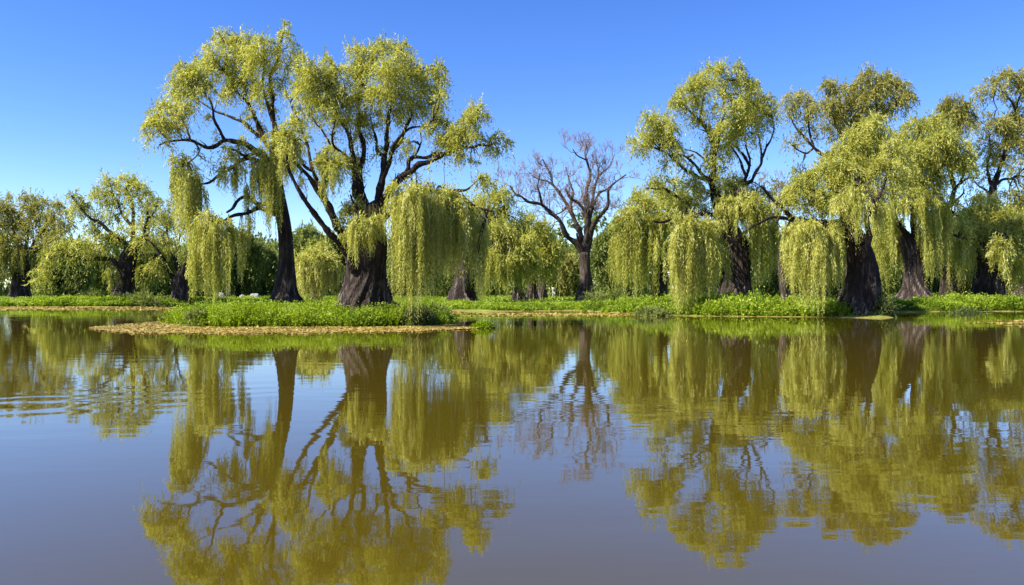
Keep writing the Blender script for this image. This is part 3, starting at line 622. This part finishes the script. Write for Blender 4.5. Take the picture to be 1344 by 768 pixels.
for c in [(650,330,16,392,1.,-3.),(664,340,12,394,1.1,-3.2),(640,320,16,378,1.,-1.),(682,335,14,384,1.,0.),(620,320,14,380,1.,2.),(600,310,14,378,1.,1.),(694,332,12,378,1.,1.),(656,330,16,380,.9,2.),(632,340,10,394,.9,-2.)]:
    C.curtain(*c[:4],dens=c[4],dd=c[5],tone=-.04)
C.finish()
C2=Tree('willow_tree','willow right of the pale-rooted one, slim dark trunk with a wide dark skirt of roots','willow',90,680,seed=117,group=WIL)
C2.trunk([(681,396,24),(680,385,15),(679,365,11),(680,340,9)],flare=1.6,ridge=.2)
limbs(C2,[([(680,345),(688,325),(698,305)],5,2,1.),([(680,345),(668,330),(660,318)],5,2,-1.)])
puffs(C2,[(700,298,15,12),(712,308,14,12),(690,312,14,12),(705,322,15,12),(722,324,11,11),(686,328,14,11),(708,338,14,11),(724,340,9,10)],tone=-.08)
for c in [(705,330,14,378,1.,0.),(720,332,10,376,1.,1.),(690,340,11,386,.9,1.),(668,345,8,388,1.,-1.)]: C2.curtain(*c[:4],dens=c[4],dd=c[5],tone=-.08)
C2.finish()
C3=Tree('willow_tree','distant willow trunk with a sunlit pale foot left of the bare tree','willow',98,698,leaf='green',seed=119,group=WIL)
C3.trunk([(698,392,18),(698,380,12),(699,355,10),(702,320,9),(708,300,7)],flare=1.2,ridge=.2)
puffs(C3,[(706,316,16,14),(722,330,14,12),(694,334,14,12),(712,348,12,10)],tone=.05)
C3.curtain(712,342,10,384,dens=.8,dd=0.); C3.finish()

bare('bare_tree','small leafless grey tree poking above the willows left of the lone bare tree',104,712,
 [(712,388,12),(711,350,9),(710,325,8)],[([(710,328),(713,312),(712,300),(716,290)],5,1.2,0.),([(711,326),(704,308),(700,296),(697,290)],4,1.2,1.),([(711,322),(722,306),(728,296)],4,1.2,-1.)],318,7,depth=3,ln=14)
bare('bare_tree','leafless grey-brown tree tangled behind the right willows near the knotted limb',66,1012,
 [(1030,390,12),(1024,340,9),(1018,300,8)],[([(1018,302),(1012,280),(1008,262),(1002,250)],6,1.4,1.),([(1018,300),(1026,275),(1034,258),(1046,246)],5,1.4,-1.),([(1014,285),(1000,268),(994,255)],4,1.2,1.),([(1018,292),(1020,265),(1018,246)],4,1.2,1.)],290,9,depth=3,ln=16)

# ---- Q: small curtain willow seen between the island trunks
Q=Tree('willow_tree','small lime willow like a dome, seen in the gap between the two island trunks','willow',70,414,seed=121,group=WIL)
Q.trunk([(416,396,14),(416,370,10),(417,345,8)],ridge=.15)
puffs(Q,[(404,334,14,10),(420,330,14,10),(398,346,14,11),(416,344,16,11),(434,346,14,11)],tone=.05)
for c in [(398,340,11,398,1.1,-2.),(410,336,12,400,1.2,-2.),(424,340,12,398,1.1,-1.5),(438,346,9,394,1.1,-1.),(416,338,16,396,1.,1.)]: Q.curtain(*c[:4],dens=c[4],dd=c[5],tone=.08)
Q.finish()

# ---- left bank trees
N=Tree('willow_tree','spreading willow on the left bank with a thick dark trunk and long low arm','willow',93,161,leaf='willow',seed=131,group=WIL)
N.trunk([(162,393,36),(163,380,27),(165,362,25),(167,345,22),(169,335,18)],flare=.8,ridge=.16)
limbs(N,[([(162,362),(153,350),(147,343),(141,342),(128,341),(116,344),(104,342),(90,338)],9,2,-2.),([(167,342),(168,330),(160,318),(151,311),(141,303),(132,295),(122,291),(113,284),(103,272),(94,259)],9,1.6,-1.5),
 ([(169,338),(174,322),(174,300),(175,281),(172,262),(165,248)],9,1.8,1.),([(174,300),(160,282),(150,259),(146,246)],5,1.5,2.),([(171,338),(182,325),(188,312),(192,290),(196,270)],8,1.6,-.5),([(192,290),(204,278),(208,262)],4,1.5)])
puffs(N,[(130,250,12,9),(142,243,13,8),(156,240,13,7),(170,244,14,9),(184,248,12,8),(146,254,15,10),(166,256,15,10),(186,260,14,10),(200,264,11,9),(126,262,12,9,.8),(96,258,9,6,.9),(100,268,12,8,.9),(110,276,12,9,.9),(98,280,10,8,.8),(92,270,9,7,.8),(140,272,14,11,.7),(158,272,14,11,.6),(178,272,13,11,.6),(198,280,14,11,.8),(208,292,12,10),(136,290,11,10,.6),(152,292,12,11,.6),(118,298,12,9,.8),(188,296,12,11,.7),
 (90,326,13,8),(104,324,12,8),(78,334,13,8),(92,336,14,8),(110,334,12,8),(66,336,9,6),(124,312,12,10),(138,318,13,12),(126,328,12,9),(150,322,12,12,.9),(146,335,11,9),(160,305,12,12,.6),(55,362,9,7),(62,370,9,7),(50,374,7,6),(178,320,11,11,.5),(200,312,12,11,.7)],tone=-.02,dens=.62)
for c in [(146,350,7,390,1.,-2.),(182,340,9,384,1.,2.),(196,345,10,386,.9,2.),(60,345,9,374,.8,-1.)]: N.curtain(*c[:4],dens=c[4],dd=c[5],tone=-.02)
N.finish()
O=Tree('willow_tree','forked willow on the left bank with three dark stems, right of the spreading one','willow',92,236,leaf='willow',seed=141,group=WIL)
O.trunk([(236,391,24),(236,378,19),(236,366,17)],flare=.9,ridge=.16)
limbs(O,[([(232,374),(225,362),(216,345),(206,330),(198,320),(187,314)],7,1.6,-1.),([(236,370),(234,356),(231,342),(232,325),(240,305)],8,1.6,1.),([(238,370),(242,352),(250,336),(258,326),(264,316)],7,1.6,0.),([(226,362),(218,352),(205,346),(198,335)],4,1.4,-1.5),([(233,350),(224,330),(220,310)],4,1.4,1.)])
puffs(O,[(204,300,12,10,.8),(220,290,14,11,.8),(236,284,14,10,.8),(214,276,12,9,.8),(252,292,13,11,.8),(226,304,12,10,.6),(250,308,13,11,.7),(268,308,12,11,.8),(190,318,11,9,.7),(206,318,12,10,.6),(264,326,12,11,.8),(206,345,11,10,.8),(196,355,10,10,.8)],tone=-.02,dens=.62)
for c in [(205,340,11,386,1.,2.),(222,320,9,350,.7,0.),(258,328,12,384,1.,2.),(270,320,10,384,.9,2.)]: O.curtain(*c[:4],dens=c[4],dd=c[5],tone=-.04)
O.finish()
Pt=Tree('willow_tree','wide dark-green tree at the left edge of the frame with a thick shaded trunk','willow',100,26,leaf='olive',seed=151)
Pt.trunk([(26,392,30),(27,378,23),(29,360,19),(32,340,15)],flare=1.,ridge=.16)
limbs(Pt,[([(31,345),(40,330),(47,318),(56,305),(64,292)],7,1.6,-1.),([(30,345),(22,325),(18,305),(16,285)],7,1.6,1.),([(33,342),(48,330),(60,325),(72,316)],5,1.5,-2.),([(32,340),(36,315),(38,290),(36,275)],6,1.5,1.),([(28,350),(14,335),(4,328),(-10,322)],5,1.5,-2.)])
puffs(Pt,[(8,272,14,9),(24,266,14,8),(40,266,14,8),(56,272,13,9),(70,278,13,9),(84,288,11,9),(0,284,14,11),(18,284,16,11),(36,282,16,11),(54,288,16,11),(72,294,14,11),(86,302,9,8,.8),(-16,280,14,12),(8,300,14,11,.8),(28,298,15,12,.7),(46,302,15,12,.8),(64,308,14,11,.9),(78,312,10,9,.8),(60,322,13,9,.8),(4,314,12,8),(-8,300,14,12)],tone=.0,dens=.75)
for c in [(2,318,13,378,1.,-2.5),(-10,318,12,384,1.,-2.),(26,320,12,366,.9,-2.),(8,330,12,388,1.,0.),(42,330,10,376,.8,1.)]: Pt.curtain(*c[:4],dens=c[4],dd=c[5],tone=-.12)
Pt.finish()

# ------------------------------------------------------------------ background trees
BG='background trees beyond the lawn'
bg=[ # px, top, halfwidth, D, leaf, label
 (-40,300,42,125,'green','mid-green tree beyond the left edge tree, left of the frame edge'),
 (82,330,30,135,'green','dull green rounded tree low behind the gap at far left'),
 (118,345,24,150,'green','low tree behind the long arm of the spreading willow'),
 (200,335,28,140,'green','green tree filling the gap between the two left-bank willows'),
 (270,322,26,140,'green','green tree behind the long strands left of the leaning willow'),
 (312,318,26,145,'green','broad mid-green tree beyond the lawn, left of the leaning trunk'),
 (345,330,22,150,'green','lower green tree beyond the lawn touching the leaning trunk'),
 (402,312,26,135,'green','rounded green tree with the highest top between the island trunks'),
 (440,322,20,145,'green','green tree just left of the great fluted trunk'),
 (545,322,30,140,'green','green tree hidden behind the great curtain of strands'),
 (590,318,26,150,'green','green tree behind the pale-rooted squat trunk'),
 (735,334,20,130,'olive','olive tree left of the bare tree trunk, lower than its fork'),
 (752,345,16,150,'green','small green tree directly behind the bare tree trunk'),
 (800,314,20,125,'green','green tree right of the bare tree trunk with a pointed top'),
 (826,330,20,140,'green','green tree behind the left edge of the right willow group'),
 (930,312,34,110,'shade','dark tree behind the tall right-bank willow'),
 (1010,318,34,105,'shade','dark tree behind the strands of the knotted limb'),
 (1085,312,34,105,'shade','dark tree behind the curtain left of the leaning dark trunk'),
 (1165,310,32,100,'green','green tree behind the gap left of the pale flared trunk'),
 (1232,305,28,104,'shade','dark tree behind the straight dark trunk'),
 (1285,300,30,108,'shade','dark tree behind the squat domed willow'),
 (1340,275,34,105,'olive','dull olive tree at the right frame edge behind the domed willow'),
 (1420,270,44,100,'green','green tree just beyond the right edge of the frame'),
]
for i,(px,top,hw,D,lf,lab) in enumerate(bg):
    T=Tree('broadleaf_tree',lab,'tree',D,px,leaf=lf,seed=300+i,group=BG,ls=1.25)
    r=T.rng; gy=HZ+(CAM-T.g)*F/D
    top-=10+9*r.random()*(1 if px<860 else .3); H_=gy-top
    T.trunk([(px,gy-2,hw*.34),(px+r.uniform(-1,1),gy-H_*.2,hw*.22),(px+r.uniform(-3,3),gy-H_*.45,hw*.17)],seg=18,nr=7,ridge=.12)
    for k in range(4):
        a=r.uniform(-1,1); T.limb([(px,gy-H_*.4),(px+a*hw*.4,gy-H_*.58),(px+a*hw*.75,gy-H_*.72)],hw*.1,1.,seg=6)
    n=9 if hw>24 else 7
    for k in range(n):
        a=-1+2*(k+.5)/n; 
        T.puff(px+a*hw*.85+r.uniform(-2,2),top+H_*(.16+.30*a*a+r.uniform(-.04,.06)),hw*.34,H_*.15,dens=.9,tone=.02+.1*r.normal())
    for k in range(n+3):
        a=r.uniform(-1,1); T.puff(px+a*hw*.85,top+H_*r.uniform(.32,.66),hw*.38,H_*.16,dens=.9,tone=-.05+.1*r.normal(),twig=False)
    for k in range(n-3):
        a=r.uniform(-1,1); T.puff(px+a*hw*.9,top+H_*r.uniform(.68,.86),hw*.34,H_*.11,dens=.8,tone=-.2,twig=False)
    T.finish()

# far wood: one continuous mass
def far_wood():
    r=np.random.default_rng(77); Lf=Leaves()
    nc=1100; x=r.uniform(-190,230,nc); y=r.uniform(168,215,nc)
    hh=14+3.5*snoise(x,y,.06,7)+1.5*snoise(x,y,.2,8); 
    for i in range(nc):
        n=95; z=r.random()**1.1*hh[i]; 
        c=np.array([x[i],y[i],.6+z]); q=norm(r.normal(size=(n,3)))*(r.random((n,1))**.4)*np.array([3.,3.,1.9])+c
        q[:,2]=np.maximum(q[:,2],.6)
        Lf.add(q,r.normal(size=(n,3))+np.array([0,0,.2]),1.0+.8*r.random(n),.45+.3*r.random(n),np.clip(.35+.1*r.normal()+.15*r.normal(size=n),0,1))
    o=Lf.build('far_wood',M['green'],None,r); o['kind']='stuff'; o['label']='distant belt of dark green woodland closing the view behind the lawn'; o['category']='wood'
far_wood()

# ------------------------------------------------------------------ bank vegetation
def scatter_grass(name,label,pts,hgt,D,rng,mat,leafy=.5,seed=1,tone0=.5):
    n=len(pts); z=gheight(pts[:,0],pts[:,1]); Lf=Leaves(); s=D/F
    base=np.column_stack([pts,z-.03])
    d=np.column_stack([rng.normal(size=(n,2))*.38,np.ones(n)])
    tn=tone0-.04+.22*snoise(pts[:,0],pts[:,1],.9,seed)+.12*snoise(pts[:,0],pts[:,1],3.1,seed+1)+.16*rng.normal(size=n)
    Lf.add(base,d,hgt*(.5+.75*rng.random(n)**1.5),(.9+.6*rng.random(n))*s,np.clip(tn,0,1))
    m=int(n*leafy*2); i=rng.integers(0,n,m); f=rng.random(m)**.7
    pos=base[i]+norm(d[i])*(hgt[i]*f*.95)[:,None]+rng.normal(size=(m,3))*.05
    ld=rng.normal(size=(m,3))+np.array([0,0,.5])
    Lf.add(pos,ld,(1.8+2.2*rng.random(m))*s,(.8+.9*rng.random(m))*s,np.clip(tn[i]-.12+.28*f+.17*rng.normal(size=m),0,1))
    o=Lf.build(name,mat,None,rng); o['kind']='stuff'; o['label']=label; o['category']='grass'
    return o
rng=np.random.default_rng(9)
# island
n=60000; p=np.column_stack([rng.uniform(-17.6,-2,n),rng.uniform(35,46,n)]); _,di=dland(p[:,0],p[:,1]); k=di>.25; p=p[k]; di=di[k]
nx_=snoise(p[:,0],p[:,1],.9,11)
keep=rng.random(len(p))<np.where(p[:,1]<41,1.,.45); p=p[keep]; di=di[keep]; nx_=nx_[keep]
h=(.42+.28*nx_+.26*snoise(p[:,0],p[:,1],2.6,12)+.16*snoise(p[:,0],p[:,1],6.,16))*np.interp(di,[.2,1.0,3],[.6,1.15,.95]); h=np.clip(h,.22,1.25)*np.interp(p[:,1],[39,42],[1,.45])
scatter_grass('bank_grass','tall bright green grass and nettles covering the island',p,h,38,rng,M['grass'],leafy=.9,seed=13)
# main bank
n=220000
x=rng.uniform(-75,75,n); y=shore(x)+rng.exponential(6.0,n)+.5
dm,_=dland(x,y); k=(dm>.5)&(np.abs(x)<y*.72); x=x[k];y=y[k];dm=dm[k]
h=(.40+.28*snoise(x,y,.55,14)+.26*snoise(x,y,1.7,15))*np.interp(dm,[.6,2.5,9,20],[.8,1.3,.6,.3])*np.interp(x,[-20,-5,6,12,70],[.8,.45,.45,.9,.7]); h=np.clip(h,.1,1.3)
D_=y
lf=x<-6
for nm,mask,lab,Dm in (('bank_grass',lf,'green grass and weeds along the left and middle shore',86),('bank_grass',~lf,'thick green grass along the right-hand shore under the willows',58)):
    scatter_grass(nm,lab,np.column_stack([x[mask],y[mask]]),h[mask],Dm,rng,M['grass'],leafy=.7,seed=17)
# lawn with short blades
n=60000; x=rng.uniform(-80,70,n); y=rng.uniform(66,165,n); dm,_=dland(x,y); k=dm>3; x=x[k];y=y[k]
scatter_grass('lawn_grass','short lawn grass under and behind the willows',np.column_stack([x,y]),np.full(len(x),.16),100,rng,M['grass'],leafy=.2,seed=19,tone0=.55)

def clumps(name,label,cx,cy,H,D,seed,per=46):
    r=np.random.default_rng(seed); m=len(cx); s=D/F; i=np.repeat(np.arange(m),per); n=len(i)
    R_=(.28+.3*r.random(m))*np.clip(H,.4,1.2)/.8
    o=r.normal(size=(n,2))*.55; q=np.hypot(o[:,0],o[:,1]); x=cx[i]+o[:,0]*R_[i]; y=cy[i]+o[:,1]*R_[i]
    h=H[i]*(.45+.55*np.exp(-q**2*.8))*(.75+.35*r.random(n)); z=gheight(x,y)-.03; z=np.maximum(z,-.05)
    lean=np.column_stack([o*.45+r.normal(size=(n,2))*.15,np.ones(n)]); ct=.50+.13*r.normal(size=m)+.16*snoise(cx,cy,.6,seed/10)
    Lf=Leaves(); b=np.column_stack([x,y,z]); Lf.add(b,lean,h,(.8+.5*r.random(n))*s,np.clip(ct[i]-.1+.1*r.normal(size=n),0,1))
    k=4; j=np.repeat(np.arange(n),k); f=r.random(len(j))**.6; pos=b[j]+norm(lean)[j]*(h[j]*f)[:,None]+r.normal(size=(len(j),3))*.04
    ld=r.normal(size=(len(j),3))+np.column_stack([lean[j,:2]*1.2,np.full(len(j),.35)])
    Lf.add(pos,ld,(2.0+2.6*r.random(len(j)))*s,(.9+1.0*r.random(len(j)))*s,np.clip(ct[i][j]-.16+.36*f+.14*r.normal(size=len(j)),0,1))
    o=Lf.build(name,M['grass'],None,r); o['kind']='stuff'; o['label']=label; o['category']='weeds'
rc=np.random.default_rng(88)
n=1500; x=rc.uniform(-17.6,-2.2,n); y=rc.uniform(35,44,n); _,di=dland(x,y); k=(di>.35)&(rc.random(n)<np.where(y<39.5,1,.25)); x=x[k];y=y[k]
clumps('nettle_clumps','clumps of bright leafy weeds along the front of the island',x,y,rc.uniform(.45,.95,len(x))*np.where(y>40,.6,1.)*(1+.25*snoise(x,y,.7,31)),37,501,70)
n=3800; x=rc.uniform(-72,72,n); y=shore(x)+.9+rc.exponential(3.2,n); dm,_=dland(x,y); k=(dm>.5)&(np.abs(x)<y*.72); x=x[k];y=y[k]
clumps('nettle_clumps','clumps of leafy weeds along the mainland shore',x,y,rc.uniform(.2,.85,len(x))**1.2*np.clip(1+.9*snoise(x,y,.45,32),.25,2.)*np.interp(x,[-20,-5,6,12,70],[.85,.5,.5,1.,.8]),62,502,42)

# shrubs
def shrub(px,base_py,D,w,hpx,label,mat,seed,name='shrub',cat='shrub'):
    T=Tree(name,label,cat,D,px,leaf=mat,seed=seed,ls=1.1); r=T.rng; gz=T.g; gy=HZ+(CAM-gz)*F/D
    ST=Tubes()
    for k in range(7):
        a=r.uniform(-1,1); b=r.uniform(-1,1); p0=P(px,gy+1,D); p1=P(px+a*w*.6,gy-hpx*.75,D+b*w*.5*T.s)
        m=(p0+p1)/2+np.array([0,0,.1]); ST.add(catmull([[*p0,.8*T.s],[*m,.6*T.s],[*p1,.3*T.s]],.2),5)
    ST.build('stem',M['bark'],T.root)
    T.sk=[(px,gy-hpx*.5,0.)]
    for k in range(6):
        a=r.uniform(-.7,.7); T.puff(px+a*w,gy-hpx*(.25+.5*r.random()*(1-abs(a)*.5)),w*.5,hpx*.3,dens=1.2,twig=False,droop=.3)
    T.crown.build('foliage',M[mat],T.root,r)
shrub(858,415,52,22,22,'dark rounded bush on the bank left of the longest curtain','green',401)
shrub(258,432,36.6,12,20,'dark leafy bush at the left front of the island','green',402)
shrub(266,398,60,20,12,'low black-green bush beyond the island under the long strands','shade',403)
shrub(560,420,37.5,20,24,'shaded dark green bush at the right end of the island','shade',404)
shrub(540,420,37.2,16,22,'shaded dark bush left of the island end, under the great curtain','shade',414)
shrub(195,398,88,24,9,'low green scrub on the left bank between two trunks','green',405)
shrub(128,398,92,20,11,'low weedy bush in front of the left-bank spreading trunk','green',406)
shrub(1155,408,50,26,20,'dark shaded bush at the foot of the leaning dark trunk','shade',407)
shrub(800,398,74,30,9,'long low dark hedge-like bush right of the bare tree foot','green',408)
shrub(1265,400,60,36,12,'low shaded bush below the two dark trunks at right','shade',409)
shrub(575,396,66,16,14,'bush beyond the right tip of the island','green',410)

# floating tuft
TF=Tree('water_plant','small green tuft growing out of the water right of the island','plant',35,634,leaf='grass',seed=450,ls=1.2)
TF.root.location.z=0.; TF.g=0
Lf=Leaves(); r=TF.rng; m=700; c=P(634,433,35); a=norm(r.normal(size=(m,3)))*(r.random((m,1))**.5)*np.array([.5,.45,.26]); a[:,2]=np.abs(a[:,2]); q=np.array([c[0],c[1],.0])+a
Lf.add(q,a*1.2+r.normal(size=(m,3))*.3+np.array([0,0,.25]),.10+.1*r.random(m),.04+.03*r.random(m),np.clip(.55+.2*r.normal(size=m),0,1)); Lf.build('foliage',M['grass'],TF.root,r)
ST=Tubes()
for k in range(9):
    a=r.normal(size=2)*.18; ST.add(catmull([[c[0],c[1],-.2,.012],[c[0]+a[0],c[1]+a[1],.12,.01],[c[0]+a[0]*2.2,c[1]+a[1]*2,.26,.005]],.1),5)
ST.build('stem',M['bark'],TF.root)

# floating leaf litter mats
def litter(name,label,n,fn,D,sheet=None,seed=3):
    r=np.random.default_rng(seed); x,y=fn(r,n)
    dm,di=dland(x,y); k=np.maximum(dm,di)<.35; x=x[k];y=y[k]; m=len(x); s=D/F
    z=np.maximum(gheight(x,y),0)+.012+.02*r.random(m)
    d=np.column_stack([r.normal(size=(m,2)),.12*r.normal(size=m)]); Lf=Leaves()
    c=np.column_stack([x,y,z]); 
    # lie flat: own quad builder
    d=norm(d); sd=norm(np.cross(d,np.array([0,0,1.])+r.normal(size=(m,3))*.18)); L=(2.4+1.8*r.random(m))[:,None]*s*1.2; W=L*.62
    v=np.stack([c-d*L*.5,c+sd*W*.5,c+d*L*.5,c-sd*W*.5],1).reshape(-1,3); v[:,2]=np.maximum(v[:,2],.004)
    tn=np.clip(.52+.2*r.normal(size=m)+.1*snoise(x,y,1.3,4),0,1)
    o=build_mesh(name,v,[np.arange(len(v)).reshape(-1,4)],M['litter'],None,tone=np.repeat(tn,4)); o['kind']='stuff'; o['label']=label; o['category']='leaf litter'
def fn_main(r,n):
    u=r.random(n)**.9; px=118+u*510; 
    # near edge and far edge of the mat in the picture's plan
    near=np.interp(px,[118,150,250,420,560,628],[434.5,438.5,442,441,438,433.5]); farr=np.interp(px,[118,150,200,230,560,628],[432,429,424,425,426,431.5])
    t=r.random(n); py=near+(farr-near)*t; D=CAM*F/(py-HZ)
    x=(px-672)*D/F; y=D+.35*snoise(x,D*1.,.9,5)*np.clip(np.minimum(px-118,628-px)/60,0,1)
    g=.62*snoise(x,y*2.2,1.5,21)+.3*snoise(x,y*2.,4.,22); e=np.minimum(t,1-t)*2
    k=(g+e*1.5)>-.05+.35*r.random(n)*(1-e)
    return x[k],y[k]
litter('floating_leaf_mat','ochre mat of fallen leaves floating around the front of the island',34000,fn_main,33,seed=3)
def strip(px0,px1,a,b,cut=.0,sd=6):
    def fn(r,n):
        px=r.uniform(px0,px1,n); py=r.uniform(a,b,n); D=CAM*F/(py-HZ); x=(px-672)*D/F
        k=snoise(x*.25,D,.8,sd)>cut; return x[k],D[k]
    return fn
litter('floating_leaf_mat','thin broken strips of floating leaves on the water off the right bank',9000,strip(1080,1400,421,433,.25,6),44,seed=5)
litter('floating_leaf_mat','yellowish floating leaf film along the far shore in the middle',9000,strip(590,860,411.5,417,-.3,9),60,seed=6)
litter('floating_leaf_mat','floating leaves along the left far shore',6000,strip(-40,235,405.2,409,-.1,10),80,seed=7)

# ------------------------------------------------------------------ small things
def simple(name,color,rough=.8):
    m,nt,out=newmat(name); L=nt.links; pr=nt.nodes.new('ShaderNodeBsdfPrincipled'); pr.inputs['Roughness'].default_value=rough
    n=nt.nodes.new('ShaderNodeTexNoise'); n.inputs['Scale'].default_value=8; n.inputs['Detail'].default_value=5
    r=ramp(nt,[(.3,tuple(c*.6 for c in color)),(.7,color)]); L.new(n.outputs[0],r.inputs['Fac']); L.new(r.outputs[0],pr.inputs['Base Color']); L.new(pr.outputs[0],out.inputs['Surface']); return m
stone=simple('pale_stone',(.42,.40,.34)); wood=simple('dark_post_wood',(.06,.045,.035)); ropem=simple('rope_fibre',(.12,.10,.08)); white=simple('white_paint',(.8,.8,.8),.5)
import bmesh
def boulder(px,D,w,h,label,seed,mat=stone,name='boulder'):
    x=(px-672)*D/F; g=float(gheight(np.array(x),np.array(float(D))))
    bm=bmesh.new(); bmesh.ops.create_icosphere(bm,subdivisions=4,radius=1)
    for v in bm.verts:
        k=1+.30*mnoise.noise(v.co*1.4+Vector((seed,0,0)))+.12*mnoise.noise(v.co*4+Vector((0,seed,0)))
        v.co=Vector((v.co.x*w/2*k,v.co.y*w*.35*k,max(v.co.z,-.35)*h*.75*k))
    me=bpy.data.meshes.new(name); bm.to_mesh(me); bm.free(); me.materials.append(mat)
    o=bpy.data.objects.new(name,me); COL.objects.link(o); o.location=(x,D,g+h*.2); o['label']=label; o['category']='boulder'; o['group']='pale boulders on the far lawn'
boulder(318,124,1.0,.55,'small pale boulder at the far lawn edge, left of its larger twin',1.)
boulder(334,124,1.7,.75,'larger pale boulder at the far lawn edge before the leaning trunk',5.)
boulder(290,124,1.1,.95,'pale boulder nearest the long willow strands on the far lawn',9.)
# post
x=(300-672)*122/F; g=float(gheight(np.array(x),np.array(122.)))
pr_=empty('wooden_post','pair of thin dark posts standing on the lawn seen over the island','post',(x,122,g))
for dx,hh in ((-.28,1.5),(.0,2.1),(.3,1.25)):
    T_=Tubes(); T_.add(np.array([[x+dx,122,g-.2,.11],[x+dx+.02,122,g+hh*.5,.10],[x+dx+.03,122,g+hh,.085]]),10); T_.build('post',wood,pr_)
T_=Tubes(); T_.add(np.array([[x-.3,121.88,g+.9,.05],[x+.33,121.88,g+.95,.05]]),8); T_.build('rail',wood,pr_)
pr_['label']='low dark wooden post and rail frame standing on the lawn seen over the island'
# small white hut far away
x=(731-672)*150/F; g=float(gheight(np.array(x),np.array(150.)))
hut=empty('garden_hut','tiny white hut far away left of the bare tree trunk','hut',(x,150,g))
def boxv(x0,x1,y0,y1,z0,z1):
    v=np.array([[a,b,c] for c in (z0,z1) for a,b in ((x0,y0),(x1,y0),(x1,y1),(x0,y1))],float)
    return v,np.array([[0,3,2,1],[4,5,6,7],[0,1,5,4],[1,2,6,5],[2,3,7,6],[3,0,4,7]])
v,f=boxv(x-.8,x+.8,149.2,151,g-.1,g+1.4); build_mesh('wall',v,[f],white,hut)
v=np.array([[x-.95,149,g+1.403],[x+.95,149,g+1.403],[x+.95,151.2,g+1.403],[x-.95,151.2,g+1.403],[x,149,g+2.1],[x,151.2,g+2.1]])
build_mesh('roof',v,[np.array([[0,3,2,1],[1,2,5,4],[3,0,4,5]]),np.array([[0,1,4],[2,3,5]])],white,hut)
v,f=boxv(x-.3,x+.25,149.16,149.195,g+.0,g+1.1); build_mesh('door',v,[f],wood,hut)
# hanging rope
T_=Tubes(); a=P(583,205,38.1); b=P(583,250,38.1); zz=np.linspace(a[2],b[2],12)
T_.add(np.column_stack([a[0]+.015*np.sin(np.arange(12)),np.full(12,a[1]),zz,np.full(12,.014)]),6)
o=T_.build('rope',ropem); o['label']='thin rope hanging straight down from the right limb of the great willow'; o['category']='rope'

# ------------------------------------------------------------------ light, sky, camera
SUN_AZ=math.radians(-111)   # measured from +Y clockwise towards +X
SUN_EL=math.radians(45)
sd=Vector((math.sin(SUN_AZ)*math.cos(SUN_EL),math.cos(SUN_AZ)*math.cos(SUN_EL),math.sin(SUN_EL)))
li=bpy.data.lights.new('sun','SUN'); li.energy=4.8; li.angle=math.radians(.5); li.color=(1,.955,.86)
so=bpy.data.objects.new('sun',li); COL.objects.link(so); so.rotation_euler=(-sd).to_track_quat('-Z','Y').to_euler()
w=bpy.data.worlds.new('World'); scene.world=w; w.use_nodes=True; nt=w.node_tree; nt.nodes.clear()
sky=nt.nodes.new('ShaderNodeTexSky'); sky.sky_type='NISHITA'; sky.sun_disc=False; sky.sun_elevation=SUN_EL; sky.sun_rotation=SUN_AZ
sky.air_density=1.0; sky.dust_density=0.; sky.ozone_density=3.5; sky.altitude=1200
hs=nt.nodes.new('ShaderNodeHueSaturation'); hs.inputs['Saturation'].default_value=1.27; hs.inputs['Hue'].default_value=.517; hs.inputs['Value'].default_value=.80
bgn=nt.nodes.new('ShaderNodeBackground'); bgn.inputs['Strength'].default_value=.12
ow=nt.nodes.new('ShaderNodeOutputWorld'); nt.links.new(sky.outputs[0],hs.inputs['Color']); nt.links.new(hs.outputs[0],bgn.inputs['Color']); nt.links.new(bgn.outputs[0],ow.inputs['Surface'])
cam=bpy.data.cameras.new('camera'); co=bpy.data.objects.new('camera',cam); COL.objects.link(co)
cam.sensor_width=36; cam.lens=28; cam.clip_end=5000; cam.shift_y=-1/1344
co.location=(0,0,CAM); co.rotation_euler=(math.radians(90),0,0); scene.camera=co
vs=scene.view_settings; vs.view_transform='Standard'; vs.look='None'; vs.gamma=1; vs.use_curve_mapping=False; vs.exposure=1.32
scene.cycles.max_bounces=8; scene.cycles.diffuse_bounces=4; scene.cycles.transmission_bounces=4; scene.cycles.transparent_max_bounces=4
